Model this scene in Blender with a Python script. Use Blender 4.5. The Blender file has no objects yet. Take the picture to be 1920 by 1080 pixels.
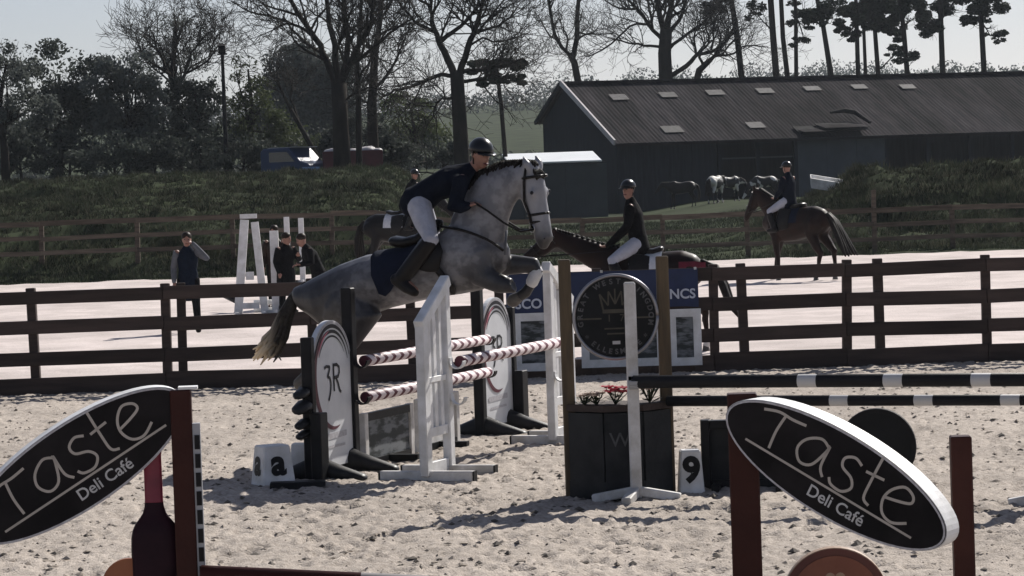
import bpy, bmesh, math, random
import numpy as np
from mathutils import Vector, Matrix, Quaternion

# ------------------------------------------------------------------ camera, sky, sun, exposure
SC = bpy.context.scene
COL = SC.collection
F = 5600.0                      # focal length in pixels of a 1920 px wide picture
CAM_Z = 2.5
PITCH = math.radians(2.04)
ROLL = math.radians(2.0)
fw = Vector((0, math.cos(PITCH), -math.sin(PITCH)))
up0 = Vector((0, math.sin(PITCH), math.cos(PITCH)))
X0 = Vector((1, 0, 0))
RT = X0 * math.cos(ROLL) - up0 * math.sin(ROLL)
UP = X0 * math.sin(ROLL) + up0 * math.cos(ROLL)
EYE = Vector((0, 0, CAM_Z))
cam = bpy.data.cameras.new('camera')
cam.sensor_width = 36.0
cam.lens = F / 1920.0 * 36.0
cam.clip_start = 0.5
cam.clip_end = 9000
co = bpy.data.objects.new('camera', cam)
COL.objects.link(co)
co.matrix_world = Matrix(((RT.x, UP.x, -fw.x, EYE.x), (RT.y, UP.y, -fw.y, EYE.y), (RT.z, UP.z, -fw.z, EYE.z), (0, 0, 0, 1)))
SC.camera = co

SUN_EL = math.radians(38)
SUN_AZ = math.radians(33)
W = bpy.data.worlds.new('World')
SC.world = W
W.use_nodes = True
nt = W.node_tree
bg = nt.nodes['Background']
sky = nt.nodes.new('ShaderNodeTexSky')
sky.sky_type = 'NISHITA'
sky.sun_disc = False
sky.sun_elevation = SUN_EL
sky.sun_rotation = SUN_AZ
sky.air_density = 1.0
sky.dust_density = 0.6
sky.ozone_density = 1.0
hs = nt.nodes.new('ShaderNodeHueSaturation')
hs.inputs['Saturation'].default_value = 0.6
nt.links.new(sky.outputs[0], hs.inputs['Color'])
tint = nt.nodes.new('ShaderNodeMix'); tint.data_type = 'RGBA'; tint.blend_type = 'MULTIPLY'
tint.inputs['Factor'].default_value = 1.0
tint.inputs['B'].default_value = (0.95, 0.97, 1.12, 1)
nt.links.new(hs.outputs[0], tint.inputs['A'])
nt.links.new(tint.outputs['Result'], bg.inputs['Color'])
bg.inputs['Strength'].default_value = 0.05

sl = bpy.data.lights.new('sun', 'SUN')
sl.energy = 4.8
sl.angle = math.radians(0.55)
sl.color = (1.0, 0.95, 0.88)
so = bpy.data.objects.new('sun', sl)
COL.objects.link(so)
sdir = Vector((math.sin(SUN_AZ) * math.cos(SUN_EL), math.cos(SUN_AZ) * math.cos(SUN_EL), math.sin(SUN_EL)))
so.rotation_euler = sdir.to_track_quat('Z', 'Y').to_euler()
so.location = sdir * 60

SC.view_settings.view_transform = 'Standard'
SC.view_settings.look = 'None'
SC.view_settings.exposure = 0.5
SC.view_settings.gamma = 1
SC.view_settings.use_curve_mapping = False
SC.render.engine = 'CYCLES'
SC.cycles.use_denoising = True
SC.cycles.max_bounces = 6
SC.cycles.transparent_max_bounces = 8

R = math.radians
random.seed(11)
rng = np.random.default_rng(5)


# ------------------------------------------------------------------ helpers
def ray(px, py):
    return fw + RT * ((px - 960) / F) + UP * ((540 - py) / F)


def P(px, py, D):
    """world point seen at that pixel, D metres down the arena"""
    d = ray(px, py)
    return EYE + d * (D / d.y)


def G(px, py, z=0.0):
    d = ray(px, py)
    return EYE + d * ((z - CAM_Z) / d.z)


class Side:
    """points of a vertical plane through `o` heading `rz`: pixel -> local (x, z)"""
    def __init__(self, o, rz):
        self.o = Vector(o); self.rz = rz
        self.h = Vector((math.cos(rz), math.sin(rz), 0)); self.n = Vector((-math.sin(rz), math.cos(rz), 0))

    def __call__(self, px, py, y=0.0):
        d = ray(px, py)
        t = ((self.o + self.n * y) - EYE).dot(self.n) / d.dot(self.n)
        q = EYE + d * t - self.o
        return Vector((q.dot(self.h), y, q.z))


def tag(o, label=None, cat=None, group=None, kind=None):
    if label: o['label'] = label
    if cat: o['category'] = cat
    if group: o['group'] = group
    if kind: o['kind'] = kind
    return o


def thing(name, label, cat, loc=(0, 0, 0), rz=0.0, group=None):
    o = bpy.data.objects.new(name, None)
    COL.objects.link(o)
    o.location = loc
    o.rotation_euler = (0, 0, rz)
    o.empty_display_size = 0.1
    return tag(o, label, cat, group)


def dup(root, loc, rz, label=None, group=None):
    r = root.copy(); COL.objects.link(r)
    r.location = loc; r.rotation_euler = (0, 0, rz)
    if label: r['label'] = label
    if group: r['group'] = group
    for ch in list(root.children):
        c = ch.copy(); COL.objects.link(c); c.parent = r
        for g in list(ch.children):
            d = g.copy(); COL.objects.link(d); d.parent = c
    return r


def link(name, me, mat=None, parent=None, smooth=False):
    if mat is not None and not me.materials:
        me.materials.append(mat)
    if smooth:
        me.polygons.foreach_set('use_smooth', [True] * len(me.polygons))
    o = bpy.data.objects.new(name, me)
    COL.objects.link(o)
    if parent is not None:
        o.parent = parent
    return o


class MB:
    def __init__(self):
        self.v = []; self.f = []

    def add(self, vs, fs):
        b = len(self.v)
        self.v.extend([tuple(x) for x in vs])
        self.f.extend([tuple(i + b for i in f) for f in fs])
        return self

    def box(self, c, s, rot=None):
        c = Vector(c); hx, hy, hz = s[0] / 2, s[1] / 2, s[2] / 2
        vs = [Vector((x, y, z)) for x in (-hx, hx) for y in (-hy, hy) for z in (-hz, hz)]
        if rot is not None: vs = [rot @ v for v in vs]
        return self.add([v + c for v in vs], [(0, 1, 3, 2), (4, 6, 7, 5), (0, 4, 5, 1), (2, 3, 7, 6), (0, 2, 6, 4), (1, 5, 7, 3)])

    def bar(self, p, q, w, d, lat=(0, 1, 0)):
        """rectangular bar from p to q; d measured along lat, w across"""
        p = Vector(p); q = Vector(q); t = (q - p).normalized(); lat = Vector(lat)
        b = (lat - t * lat.dot(t)).normalized(); a = t.cross(b)
        vs = []
        for c in (p, q):
            for sa, sb in ((-1, -1), (1, -1), (1, 1), (-1, 1)):
                vs.append(c + a * (sa * w / 2) + b * (sb * d / 2))
        return self.add(vs, [(0, 1, 2, 3), (7, 6, 5, 4), (0, 4, 5, 1), (1, 5, 6, 2), (2, 6, 7, 3), (3, 7, 4, 0)])

    def tube(self, pts, rad, n=8, cap=True):
        pts = [Vector(p) for p in pts]
        if not isinstance(rad, (list, tuple)): rad = [rad] * len(pts)
        vs = []; fs = []
        ref = None
        for i, p in enumerate(pts):
            t = (pts[min(i + 1, len(pts) - 1)] - pts[max(i - 1, 0)])
            if t.length < 1e-9: t = Vector((0, 0, 1))
            t.normalize()
            if ref is None:
                ref = t.orthogonal().normalized()
            else:
                ref = ref - t * ref.dot(t)
                ref = ref.normalized() if ref.length > 1e-6 else t.orthogonal().normalized()
            b = t.cross(ref)
            for k in range(n):
                a = 2 * math.pi * k / n
                vs.append(p + (ref * math.cos(a) + b * math.sin(a)) * rad[i])
        for i in range(len(pts) - 1):
            for k in range(n):
                k2 = (k + 1) % n
                fs.append((i * n + k, i * n + k2, (i + 1) * n + k2, (i + 1) * n + k))
        if cap:
            fs.append(tuple(range(n - 1, -1, -1)))
            fs.append(tuple((len(pts) - 1) * n + k for k in range(n)))
        return self.add(vs, fs)

    def prism(self, poly, y0, y1, f=None):
        """2D outline (x,z) extruded from y0 to y1"""
        n = len(poly)
        f = f or (lambda x, y, z: Vector((x, y, z)))
        vs = [f(x, y0, z) for x, z in poly] + [f(x, y1, z) for x, z in poly]
        fs = [tuple(range(n)), tuple(range(2 * n - 1, n - 1, -1))]
        for i in range(n):
            j = (i + 1) % n
            fs.append((j, i, i + n, j + n))
        return self.add(vs, fs)

    def ringprism(self, outer, inner, y0, y1):
        n = len(outer)
        vs = [(x, y0, z) for x, z in outer] + [(x, y0, z) for x, z in inner] + [(x, y1, z) for x, z in outer] + [(x, y1, z) for x, z in inner]
        fs = []
        for i in range(n):
            j = (i + 1) % n
            fs += [(i, j, n + j, n + i), (2 * n + j, 2 * n + i, 3 * n + i, 3 * n + j), (j, i, 2 * n + i, 2 * n + j), (n + i, n + j, 3 * n + j, 3 * n + i)]
        return self.add(vs, fs)

    def ribbon(self, pts, w, y, f=None, closed=False):
        """flat painted stroke in the plane y = const"""
        P2 = [Vector((a, b)) for a, b in pts]
        n = len(P2); vs = []
        f = f or (lambda x, yy, z: Vector((x, yy, z)))
        for i, p in enumerate(P2):
            t = P2[min(i + 1, n - 1)] - P2[max(i - 1, 0)]
            t = t.normalized() if t.length > 0 else Vector((1, 0))
            nn = Vector((-t.y, t.x))
            ww = w[i] if isinstance(w, (list, tuple)) else w
            vs += [f(p.x + nn.x * ww / 2, y, p.y + nn.y * ww / 2), f(p.x - nn.x * ww / 2, y, p.y - nn.y * ww / 2)]
        return self.add(vs, [(2 * i, 2 * i + 1, 2 * i + 3, 2 * i + 2) for i in range(n - 1)])

    def lathe(self, prof, n=20, c=(0, 0, 0), sy=1.0):
        vs = []; fs = []
        for r, z in prof:
            for k in range(n):
                a = 2 * math.pi * k / n
                vs.append((c[0] + r * math.cos(a), c[1] + r * math.sin(a) * sy, c[2] + z))
        for i in range(len(prof) - 1):
            for k in range(n):
                k2 = (k + 1) % n
                fs.append((i * n + k, i * n + k2, (i + 1) * n + k2, (i + 1) * n + k))
        fs.append(tuple(range(n - 1, -1, -1)))
        fs.append(tuple((len(prof) - 1) * n + k for k in range(n)))
        return self.add(vs, fs)

    # closed rounded loft: rings of (centre, half axis A, half axis B)
    def loft(self, rings, n=12, round_ends=True):
        rings = [(Vector(c), Vector(a), Vector(b)) for c, a, b in rings]
        if round_ends:
            for end in (0, -1):
                c, a, b = rings[end]
                c2 = rings[1 if end == 0 else -2][0]
                t = (c - c2).normalized(); r = min(a.length, b.length)
                nr = (c + t * r * 0.6, a * 0.72, b * 0.72); nr2 = (c + t * r * 0.95, a * 0.25, b * 0.25)
                if end == 0: rings = [nr2, nr] + rings
                else: rings = rings + [nr, nr2]
        vs = []; fs = []
        for c, a, b in rings:
            for k in range(n):
                q = 2 * math.pi * k / n
                vs.append(c + a * math.cos(q) + b * math.sin(q))
        for i in range(len(rings) - 1):
            for k in range(n):
                k2 = (k + 1) % n
                fs.append((i * n + k, i * n + k2, (i + 1) * n + k2, (i + 1) * n + k))
        fs.append(tuple(range(n - 1, -1, -1)))
        fs.append(tuple((len(rings) - 1) * n + k for k in range(n)))
        return self.add(vs, fs)

    def limb(self, pts, rads, lat=(0, 1, 0), n=12):
        pts = [Vector(p) for p in pts]; lat = Vector(lat); rings = []
        for i, p in enumerate(pts):
            t = (pts[min(i + 1, len(pts) - 1)] - pts[max(i - 1, 0)]).normalized()
            b = lat - t * lat.dot(t)
            b = b.normalized() if b.length > 1e-3 else t.orthogonal().normalized()
            a = t.cross(b)
            r = rads[i]
            ra, rb = r if isinstance(r, tuple) else (r, r)
            rings.append((p, a * ra, b * rb))
        return self.loft(rings, n)

    def pairs(self, rows, lat=(0, 1, 0), n=14):
        """rows of (top point, bottom point, half width)"""
        lat = Vector(lat)
        return self.loft([((t + b) / 2, (t - b) / 2, lat * w) for t, b, w in rows], n)

    def mesh(self, name):
        me = bpy.data.meshes.new(name)
        me.from_pydata(self.v, [], self.f)
        me.update()
        return me

    def build(self, name, mat, parent=None, smooth=False, bevel=0.0):
        me = self.mesh(name)
        bm = bmesh.new(); bm.from_mesh(me)
        bmesh.ops.recalc_face_normals(bm, faces=bm.faces)
        if bevel > 0:
            ed = [e for e in bm.edges if e.is_manifold and e.calc_face_angle(0) > 0.6]
            bmesh.ops.bevel(bm, geom=ed, offset=bevel, segments=1, affect='EDGES', profile=0.7)
        bm.to_mesh(me); bm.free()
        return link(name, me, mat, parent, smooth)

    def body(self, name, mat, parent=None, voxel=0.015, smooth=5):
        """melt everything collected into one continuous skin"""
        me = self.mesh(name)
        bm = bmesh.new(); bm.from_mesh(me)
        bmesh.ops.recalc_face_normals(bm, faces=bm.faces)
        bm.to_mesh(me); bm.free()
        o = bpy.data.objects.new('tmp_body', me)
        COL.objects.link(o)
        m = o.modifiers.new('r', 'REMESH'); m.mode = 'VOXEL'; m.voxel_size = voxel
        s = o.modifiers.new('s', 'SMOOTH'); s.factor = 0.5; s.iterations = smooth
        dg = bpy.context.evaluated_depsgraph_get()
        m2 = bpy.data.meshes.new_from_object(o.evaluated_get(dg))
        m2.name = name
        bpy.data.objects.remove(o)
        bpy.data.meshes.remove(me)
        m2.materials.clear()
        return link(name, m2, mat, parent, True)


def text(name, body, size, mat, parent, f, bold=0.0, shear=0.0, space=1.0, align='CENTER', y=0.0):
    """flat lettering; f maps (x, y, z) of the lettering plane into the parent's frame"""
    cu = bpy.data.curves.new('t', 'FONT')
    cu.body = body; cu.size = size; cu.align_x = align; cu.offset = bold; cu.shear = shear; cu.space_character = space
    cu.resolution_u = 4
    o = bpy.data.objects.new('t', cu)
    COL.objects.link(o)
    dg = bpy.context.evaluated_depsgraph_get()
    me = bpy.data.meshes.new_from_object(o.evaluated_get(dg))
    bpy.data.objects.remove(o)
    me.name = name
    for v in me.vertices:
        v.co = f(v.co.x, y, v.co.y)
    me.materials.clear()
    return link(name, me, mat, parent)


# value noise on numpy arrays
_T = rng.random((256, 256)).astype(np.float32)


def vnoise(x, y):
    xi = np.floor(x).astype(int); yi = np.floor(y).astype(int)
    fx = x - xi; fy = y - yi
    fx = fx * fx * (3 - 2 * fx); fy = fy * fy * (3 - 2 * fy)
    a = _T[xi % 256, yi % 256]; b = _T[(xi + 1) % 256, yi % 256]
    c = _T[xi % 256, (yi + 1) % 256]; d = _T[(xi + 1) % 256, (yi + 1) % 256]
    return (a * (1 - fx) + b * fx) * (1 - fy) + (c * (1 - fx) + d * fx) * fy - 0.5


def grid_mesh(name, X, Y, Z, mat, kind='structure', smooth=True):
    r, c = X.shape
    me = bpy.data.meshes.new(name)
    n = r * c
    me.vertices.add(n)
    me.vertices.foreach_set('co', np.stack([X, Y, Z], -1).astype(np.float32).ravel())
    i = np.arange(n).reshape(r, c)
    q = np.stack([i[:-1, :-1], i[:-1, 1:], i[1:, 1:], i[1:, :-1]], -1).reshape(-1, 4)
    me.loops.add(q.size)
    me.loops.foreach_set('vertex_index', q.ravel().astype(np.int32))
    me.polygons.add(len(q))
    me.polygons.foreach_set('loop_start', (np.arange(len(q)) * 4).astype(np.int32))
    me.polygons.foreach_set('loop_total', np.full(len(q), 4, np.int32))
    me.update(calc_edges=True)
    o = link(name, me, mat, None, smooth)
    o['kind'] = kind
    return o


def soup_mesh(name, V, nv, mat, parent=None):
    """V: (k*nv, 3) loose polygons of nv corners"""
    me = bpy.data.meshes.new(name)
    n = len(V); k = n // nv
    me.vertices.add(n)
    me.vertices.foreach_set('co', np.asarray(V, np.float32).ravel())
    me.loops.add(n)
    me.loops.foreach_set('vertex_index', np.arange(n, dtype=np.int32))
    me.polygons.add(k)
    me.polygons.foreach_set('loop_start', (np.arange(k) * nv).astype(np.int32))
    me.polygons.foreach_set('loop_total', np.full(k, nv, np.int32))
    me.update(calc_edges=True)
    return link(name, me, mat, parent)


# ------------------------------------------------------------------ materials
def mat(name, c1, c2=None, scale=6.0, rough=0.7, bump=0.0, bscale=None, spec=0.3, detail=4.0, contrast=None, metal=0.0, stretch=None, trans=0.0, coat=0.0, patch=None, rnd=0.0):
    m = bpy.data.materials.new(name)
    m.use_nodes = True
    t = m.node_tree
    b = t.nodes['Principled BSDF']
    b.inputs['Roughness'].default_value = rough
    if max(c1) < 0.06 and coat == 0: spec *= 0.3
    b.inputs['Specular IOR Level'].default_value = spec
    b.inputs['Metallic'].default_value = metal
    b.inputs['Coat Weight'].default_value = coat
    c2 = c2 or tuple(x * 0.8 for x in c1)
    tc = t.nodes.new('ShaderNodeTexCoord')
    src = tc.outputs['Object']
    if stretch:
        mp = t.nodes.new('ShaderNodeMapping'); mp.inputs['Scale'].default_value = stretch
        t.links.new(src, mp.inputs['Vector']); src = mp.outputs['Vector']
    nz = t.nodes.new('ShaderNodeTexNoise')
    nz.inputs['Scale'].default_value = scale; nz.inputs['Detail'].default_value = detail; nz.inputs['Roughness'].default_value = 0.6
    t.links.new(src, nz.inputs['Vector'])
    rp = t.nodes.new('ShaderNodeValToRGB')
    lo, hi = contrast or (0.35, 0.65)
    rp.color_ramp.elements[0].position = lo; rp.color_ramp.elements[1].position = hi
    rp.color_ramp.elements[0].color = (*c2, 1); rp.color_ramp.elements[1].color = (*c1, 1)
    t.links.new(nz.outputs['Fac'], rp.inputs['Fac'])
    colo = rp.outputs['Color']
    if patch:
        pn = t.nodes.new('ShaderNodeTexNoise'); pn.inputs['Scale'].default_value = patch[0]; pn.inputs['Detail'].default_value = 4
        t.links.new(src, pn.inputs['Vector'])
        pr = t.nodes.new('ShaderNodeMapRange'); pr.inputs['From Min'].default_value = 0.35; pr.inputs['From Max'].default_value = 0.65
        pr.inputs['To Min'].default_value = 1 - patch[1]; pr.inputs['To Max'].default_value = 1 + patch[1] * 0.5
        t.links.new(pn.outputs['Fac'], pr.inputs['Value'])
        pm_ = t.nodes.new('ShaderNodeMix'); pm_.data_type = 'RGBA'; pm_.blend_type = 'MULTIPLY'; pm_.inputs['Factor'].default_value = 1
        t.links.new(colo, pm_.inputs['A']); t.links.new(pr.outputs['Result'], pm_.inputs['B']); colo = pm_.outputs['Result']
    if rnd:
        oi = t.nodes.new('ShaderNodeObjectInfo'); rr_n = t.nodes.new('ShaderNodeMapRange')
        rr_n.inputs['To Min'].default_value = 1 - rnd; rr_n.inputs['To Max'].default_value = 1 + rnd
        t.links.new(oi.outputs['Random'], rr_n.inputs['Value'])
        pm2 = t.nodes.new('ShaderNodeMix'); pm2.data_type = 'RGBA'; pm2.blend_type = 'MULTIPLY'; pm2.inputs['Factor'].default_value = 1
        t.links.new(colo, pm2.inputs['A']); t.links.new(rr_n.outputs['Result'], pm2.inputs['B']); colo = pm2.outputs['Result']
    t.links.new(colo, b.inputs['Base Color'])
    if bump > 0:
        n2 = t.nodes.new('ShaderNodeTexNoise')
        n2.inputs['Scale'].default_value = bscale or scale * 4; n2.inputs['Detail'].default_value = 5
        t.links.new(src, n2.inputs['Vector'])
        bp = t.nodes.new('ShaderNodeBump')
        bp.inputs['Strength'].default_value = min(1.0, bump); bp.inputs['Distance'].default_value = 0.02 * max(1.0, bump)
        t.links.new(n2.outputs['Fac'], bp.inputs['Height'])
        t.links.new(bp.outputs['Normal'], b.inputs['Normal'])
    if trans > 0:
        tr = t.nodes.new('ShaderNodeBsdfTranslucent')
        t.links.new(colo, tr.inputs['Color'])
        mx = t.nodes.new('ShaderNodeMixShader'); mx.inputs['Fac'].default_value = trans
        t.links.new(b.outputs[0], mx.inputs[1]); t.links.new(tr.outputs[0], mx.inputs[2])
        t.links.new(mx.outputs[0], t.nodes['Material Output'].inputs['Surface'])
    m['ramp'] = rp.name
    return m


M = {}
M['sand'] = mat('arena sand', (0.475, 0.42, 0.37), (0.30, 0.262, 0.226), 22, 0.95, 0.7, 70, 0.1, 8, patch=(0.5, 0.16))
M['sand_far'] = mat('schooling sand', (0.60, 0.53, 0.505), (0.47, 0.415, 0.39), 1.2, 0.95, 0.8, 14, 0.1, 8, patch=(0.35, 0.15))
M['clod'] = mat('sand clods', (0.42, 0.365, 0.31), (0.17, 0.145, 0.12), 3, 0.95, 0.3, 40, 0.1)
M['fleck'] = mat('dark arena fibre', (0.14, 0.12, 0.10), (0.06, 0.052, 0.045), 5, 0.9)
M['earth'] = mat('pasture', (0.046, 0.058, 0.030), (0.024, 0.030, 0.017), 0.25, 0.95, 0.8, 3, 0.1, 8)
M['grass'] = mat('bank grass', (0.075, 0.090, 0.052), (0.022, 0.027, 0.017), 0.7, 0.9, 0, None, 0.08, 6, trans=0.12, patch=(0.3, 0.55))
M['drygrass'] = mat('dry grass', (0.15, 0.145, 0.10), (0.06, 0.06, 0.04), 0.9, 0.9, 0, None, 0.08, trans=0.12, patch=(0.5, 0.4))
M['fence'] = mat('dark stained fence timber', (0.062, 0.044, 0.038), (0.034, 0.025, 0.022), 3, 0.75, 0.3, 40, 0.25, 6, stretch=(0.4, 4, 4), rnd=0.3)
M['fence_old'] = mat('weathered fence timber', (0.16, 0.125, 0.095), (0.08, 0.062, 0.05), 3, 0.85, 0.3, 40, 0.2, 6, stretch=(0.4, 4, 4), rnd=0.3)
M['white'] = mat('white jump paint', (0.74, 0.74, 0.75), (0.58, 0.575, 0.56), 7, 0.5, 0.1, 60, 0.35, 9, patch=(2.2, 0.18))
M['white_dirty'] = mat('scuffed white paint', (0.66, 0.65, 0.64), (0.42, 0.40, 0.37), 6, 0.55, 0.1, 60, 0.3, 8)
M['black'] = mat('black jump paint', (0.018, 0.018, 0.02), (0.01, 0.01, 0.011), 6, 0.45, 0.08, 60, 0.4)
M['rubber'] = mat('black plastic feet', (0.03, 0.03, 0.032), (0.017, 0.017, 0.018), 6, 0.45, 0.05, 50, 0.5)
M['panel'] = mat('pale printed panel', (0.66, 0.67, 0.69), (0.58, 0.59, 0.61), 4, 0.4, 0, None, 0.4)
M['ink'] = mat('dark grey print', (0.035, 0.035, 0.04), (0.025, 0.025, 0.03), 4, 0.5)
M['maroon'] = mat('maroon print', (0.10, 0.015, 0.03), (0.07, 0.012, 0.022), 4, 0.5)
M['pinkline'] = mat('pink print', (0.55, 0.16, 0.22), (0.45, 0.12, 0.17), 4, 0.5)
M['greyprint'] = mat('pale grey print', (0.34, 0.32, 0.34), (0.5, 0.5, 0.52), 40, 0.5)
M['brownpost'] = mat('oiled brown timber', (0.115, 0.082, 0.045), (0.06, 0.043, 0.026), 4, 0.6, 0.25, 40, 0.3, 6, stretch=(4, 4, 0.5))
M['redpost'] = mat('red brown paint', (0.050, 0.018, 0.014), (0.034, 0.012, 0.010), 5, 0.5, 0.1, 50, 0.35)
M['signblack'] = mat('black sign face', (0.015, 0.013, 0.014), (0.009, 0.008, 0.009), 5, 0.5, 0.05, 30, 0.3, 8, patch=(2.5, 0.4))
M['letter'] = mat('cream sign lettering', (0.42, 0.38, 0.34), (0.36, 0.33, 0.29), 8, 0.5)
M['letter2'] = mat('pale sign lettering', (0.5, 0.5, 0.5), (0.42, 0.42, 0.42), 8, 0.5)
M['discink'] = mat('tarnished disc lettering', (0.10, 0.10, 0.105), (0.06, 0.06, 0.063), 9, 0.5)
M['crownink'] = mat('faded gold disc print', (0.075, 0.068, 0.05), (0.05, 0.046, 0.035), 9, 0.5)
M['disc'] = mat('black varnished disc', (0.012, 0.013, 0.015), (0.008, 0.009, 0.01), 5, 0.35, 0, None, 0.4)
M['planter'] = mat('dark slate planter', (0.030, 0.032, 0.034), (0.016, 0.017, 0.019), 5, 0.5, 0.15, 30, 0.4)
M['wine'] = mat('wine bottle paint', (0.028, 0.012, 0.018), (0.016, 0.008, 0.012), 6, 0.35, 0, None, 0.2)
M['foil'] = mat('dark red foil paint', (0.20, 0.025, 0.05), (0.13, 0.018, 0.035), 6, 0.35)
M['orange'] = mat('burnt orange paint', (0.30, 0.11, 0.05), (0.22, 0.075, 0.035), 5, 0.5)
M['coffee'] = mat('coffee brown paint', (0.20, 0.075, 0.045), (0.15, 0.052, 0.032), 7, 0.5)
M['coffeerim'] = mat('dark cup rim paint', (0.10, 0.032, 0.026), (0.075, 0.025, 0.02), 7, 0.5)
M['cream'] = mat('cream foam paint', (0.34, 0.24, 0.17), (0.27, 0.18, 0.12), 9, 0.5)
M['greencard'] = mat('dull board picture', (0.045, 0.05, 0.05), (0.17, 0.18, 0.19), 5, 0.5, contrast=(0.45, 0.55), stretch=(0.6, 1, 2.0))
M['navybanner'] = mat('navy banner vinyl', (0.018, 0.03, 0.085), (0.013, 0.022, 0.06), 3, 0.55, 0.15, 6)
M['bannerwhite'] = mat('white banner lettering', (0.55, 0.58, 0.66), (0.45, 0.48, 0.56), 6, 0.5)
M['barnroof'] = mat('weathered barn roof', (0.038, 0.033, 0.036), (0.017, 0.0165, 0.0185), 1.6, 0.95, 0.3, 8, 0.1, 10, stretch=(1.4, 0.3, 0.3), patch=(0.35, 0.5))
M['barnlight'] = mat('dull roof light sheet', (0.058, 0.055, 0.060), (0.022, 0.022, 0.023), 2.5, 0.7, 0, None, 0.15, 8, rnd=0.4)
M['barge'] = mat('pale barge board', (0.5, 0.47, 0.48), (0.4, 0.38, 0.38), 2, 0.6)
M['clad'] = mat('dark timber cladding', (0.022, 0.028, 0.036), (0.014, 0.018, 0.024), 1.2, 0.8, 0.3, 10, 0.2, 6, stretch=(6, 6, 0.5))
M['cladgrey'] = mat('grey sheet cladding', (0.055, 0.066, 0.078), (0.04, 0.05, 0.06), 0.8, 0.7, 0.2, 10)
M['shed'] = mat('grey green shed sheet', (0.048, 0.058, 0.062), (0.034, 0.042, 0.047), 0.8, 0.7, 0.2, 10)
M['shedroof'] = mat('pale shed roof sheet', (0.80, 0.82, 0.82), (0.74, 0.76, 0.76), 0.8, 0.35)
M['dark'] = mat('dark interior', (0.02, 0.02, 0.022), (0.012, 0.012, 0.013), 1.5, 0.9)
M['concrete'] = mat('yard concrete', (0.25, 0.24, 0.22), (0.17, 0.16, 0.15), 1.5, 0.9, 0.3, 10)
M['bark'] = mat('oak bark', (0.034, 0.029, 0.025), (0.018, 0.016, 0.014), 2.5, 0.9, 0.5, 12, 0.1, 6, stretch=(1, 1, 0.35))
M['twig'] = mat('bare twigs', (0.045, 0.039, 0.032), (0.026, 0.023, 0.020), 1.0, 0.9)
M['budtwig'] = mat('budding twigs', (0.085, 0.085, 0.055), (0.05, 0.05, 0.036), 0.8, 0.9, trans=0.15)
M['needle'] = mat('pine needles', (0.030, 0.044, 0.026), (0.016, 0.024, 0.016), 1.0, 0.8, trans=0.12)
M['leafdark'] = mat('dull evergreen leaf', (0.075, 0.088, 0.072), (0.036, 0.044, 0.038), 0.5, 0.8, trans=0.3, rnd=0.2)
M['leafgrey'] = mat('grey green leaf', (0.135, 0.150, 0.135), (0.070, 0.080, 0.074), 0.5, 0.8, trans=0.35, rnd=0.2)
M['leafspring'] = mat('spring leaf', (0.085, 0.105, 0.045), (0.05, 0.062, 0.03), 0.7, 0.75, trans=0.35, rnd=0.2)
M['skin'] = mat('skin', (0.30, 0.165, 0.125), (0.23, 0.12, 0.09), 12, 0.5, 0.05, 80)
M['navy'] = mat('navy wool', (0.010, 0.013, 0.022), (0.007, 0.009, 0.015), 14, 0.85, 1.0, 13, 0.15)
M['navyfleece'] = mat('navy fleece', (0.011, 0.016, 0.028), (0.008, 0.011, 0.019), 14, 0.9, 1.0, 12, 0.15)
M['blackcloth'] = mat('black cloth', (0.010, 0.010, 0.011), (0.007, 0.007, 0.008), 14, 0.85, 1.0, 13, 0.15)
M['breeches'] = mat('white breeches', (0.42, 0.43, 0.49), (0.34, 0.35, 0.40), 10, 0.8, 0.9, 16, 0.2)
M['greysleeve'] = mat('pale grey cloth', (0.12, 0.125, 0.14), (0.085, 0.09, 0.10), 10, 0.85, 0.15, 70, 0.2)
M['leather'] = mat('black leather', (0.016, 0.014, 0.013), (0.010, 0.009, 0.009), 9, 0.35, 0.1, 70, 0.5)
M['helmet'] = mat('black riding helmet', (0.010, 0.011, 0.014), (0.008, 0.009, 0.011), 9, 0.30, 0, None, 1.2)
M['hair'] = mat('dark hair', (0.03, 0.022, 0.016), (0.018, 0.013, 0.01), 18, 0.5)
M['greyhair'] = mat('pale hair', (0.34, 0.31, 0.27), (0.24, 0.21, 0.18), 18, 0.5)
M['bay'] = mat('dark bay coat', (0.026, 0.014, 0.011), (0.014, 0.009, 0.008), 3, 0.5, 0.05, 60, 0.35)
M['bayred'] = mat('bright bay coat', (0.020, 0.009, 0.007), (0.011, 0.007, 0.006), 3, 0.45, 0.05, 60, 0.4)
M['blackcoat'] = mat('black coat', (0.017, 0.015, 0.015), (0.011, 0.010, 0.010), 3, 0.45, 0.05, 60, 0.35)
M['pied'] = mat('black and white coat', (0.5, 0.49, 0.46), (0.014, 0.013, 0.013), 1.3, 0.6, 0, None, 0.3, 2, contrast=(0.49, 0.52))
M['manedark'] = mat('dark horse hair', (0.022, 0.018, 0.015), (0.012, 0.010, 0.009), 20, 0.55, 0.3, 80)
M['hoof'] = mat('hoof horn', (0.14, 0.125, 0.11), (0.07, 0.065, 0.06), 12, 0.5)
M['boot_white'] = mat('white leg boot', (0.62, 0.61, 0.62), (0.5, 0.5, 0.5), 12, 0.6)
M['padnavy'] = mat('navy saddle cloth', (0.014, 0.018, 0.034), (0.010, 0.013, 0.024), 12, 0.85, 0.2, 60)
M['padwhite'] = mat('white saddle cloth', (0.62, 0.63, 0.66), (0.5, 0.51, 0.54), 12, 0.85, 0.2, 60)
M['rugred'] = mat('dark red sheet', (0.13, 0.015, 0.03), (0.08, 0.011, 0.02), 9, 0.8, 0.2, 40)
M['rimmetal'] = mat('dull rim metal', (0.30, 0.30, 0.32), (0.24, 0.24, 0.26), 9, 0.38, 0, None, 0.5, metal=0.9)
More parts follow.
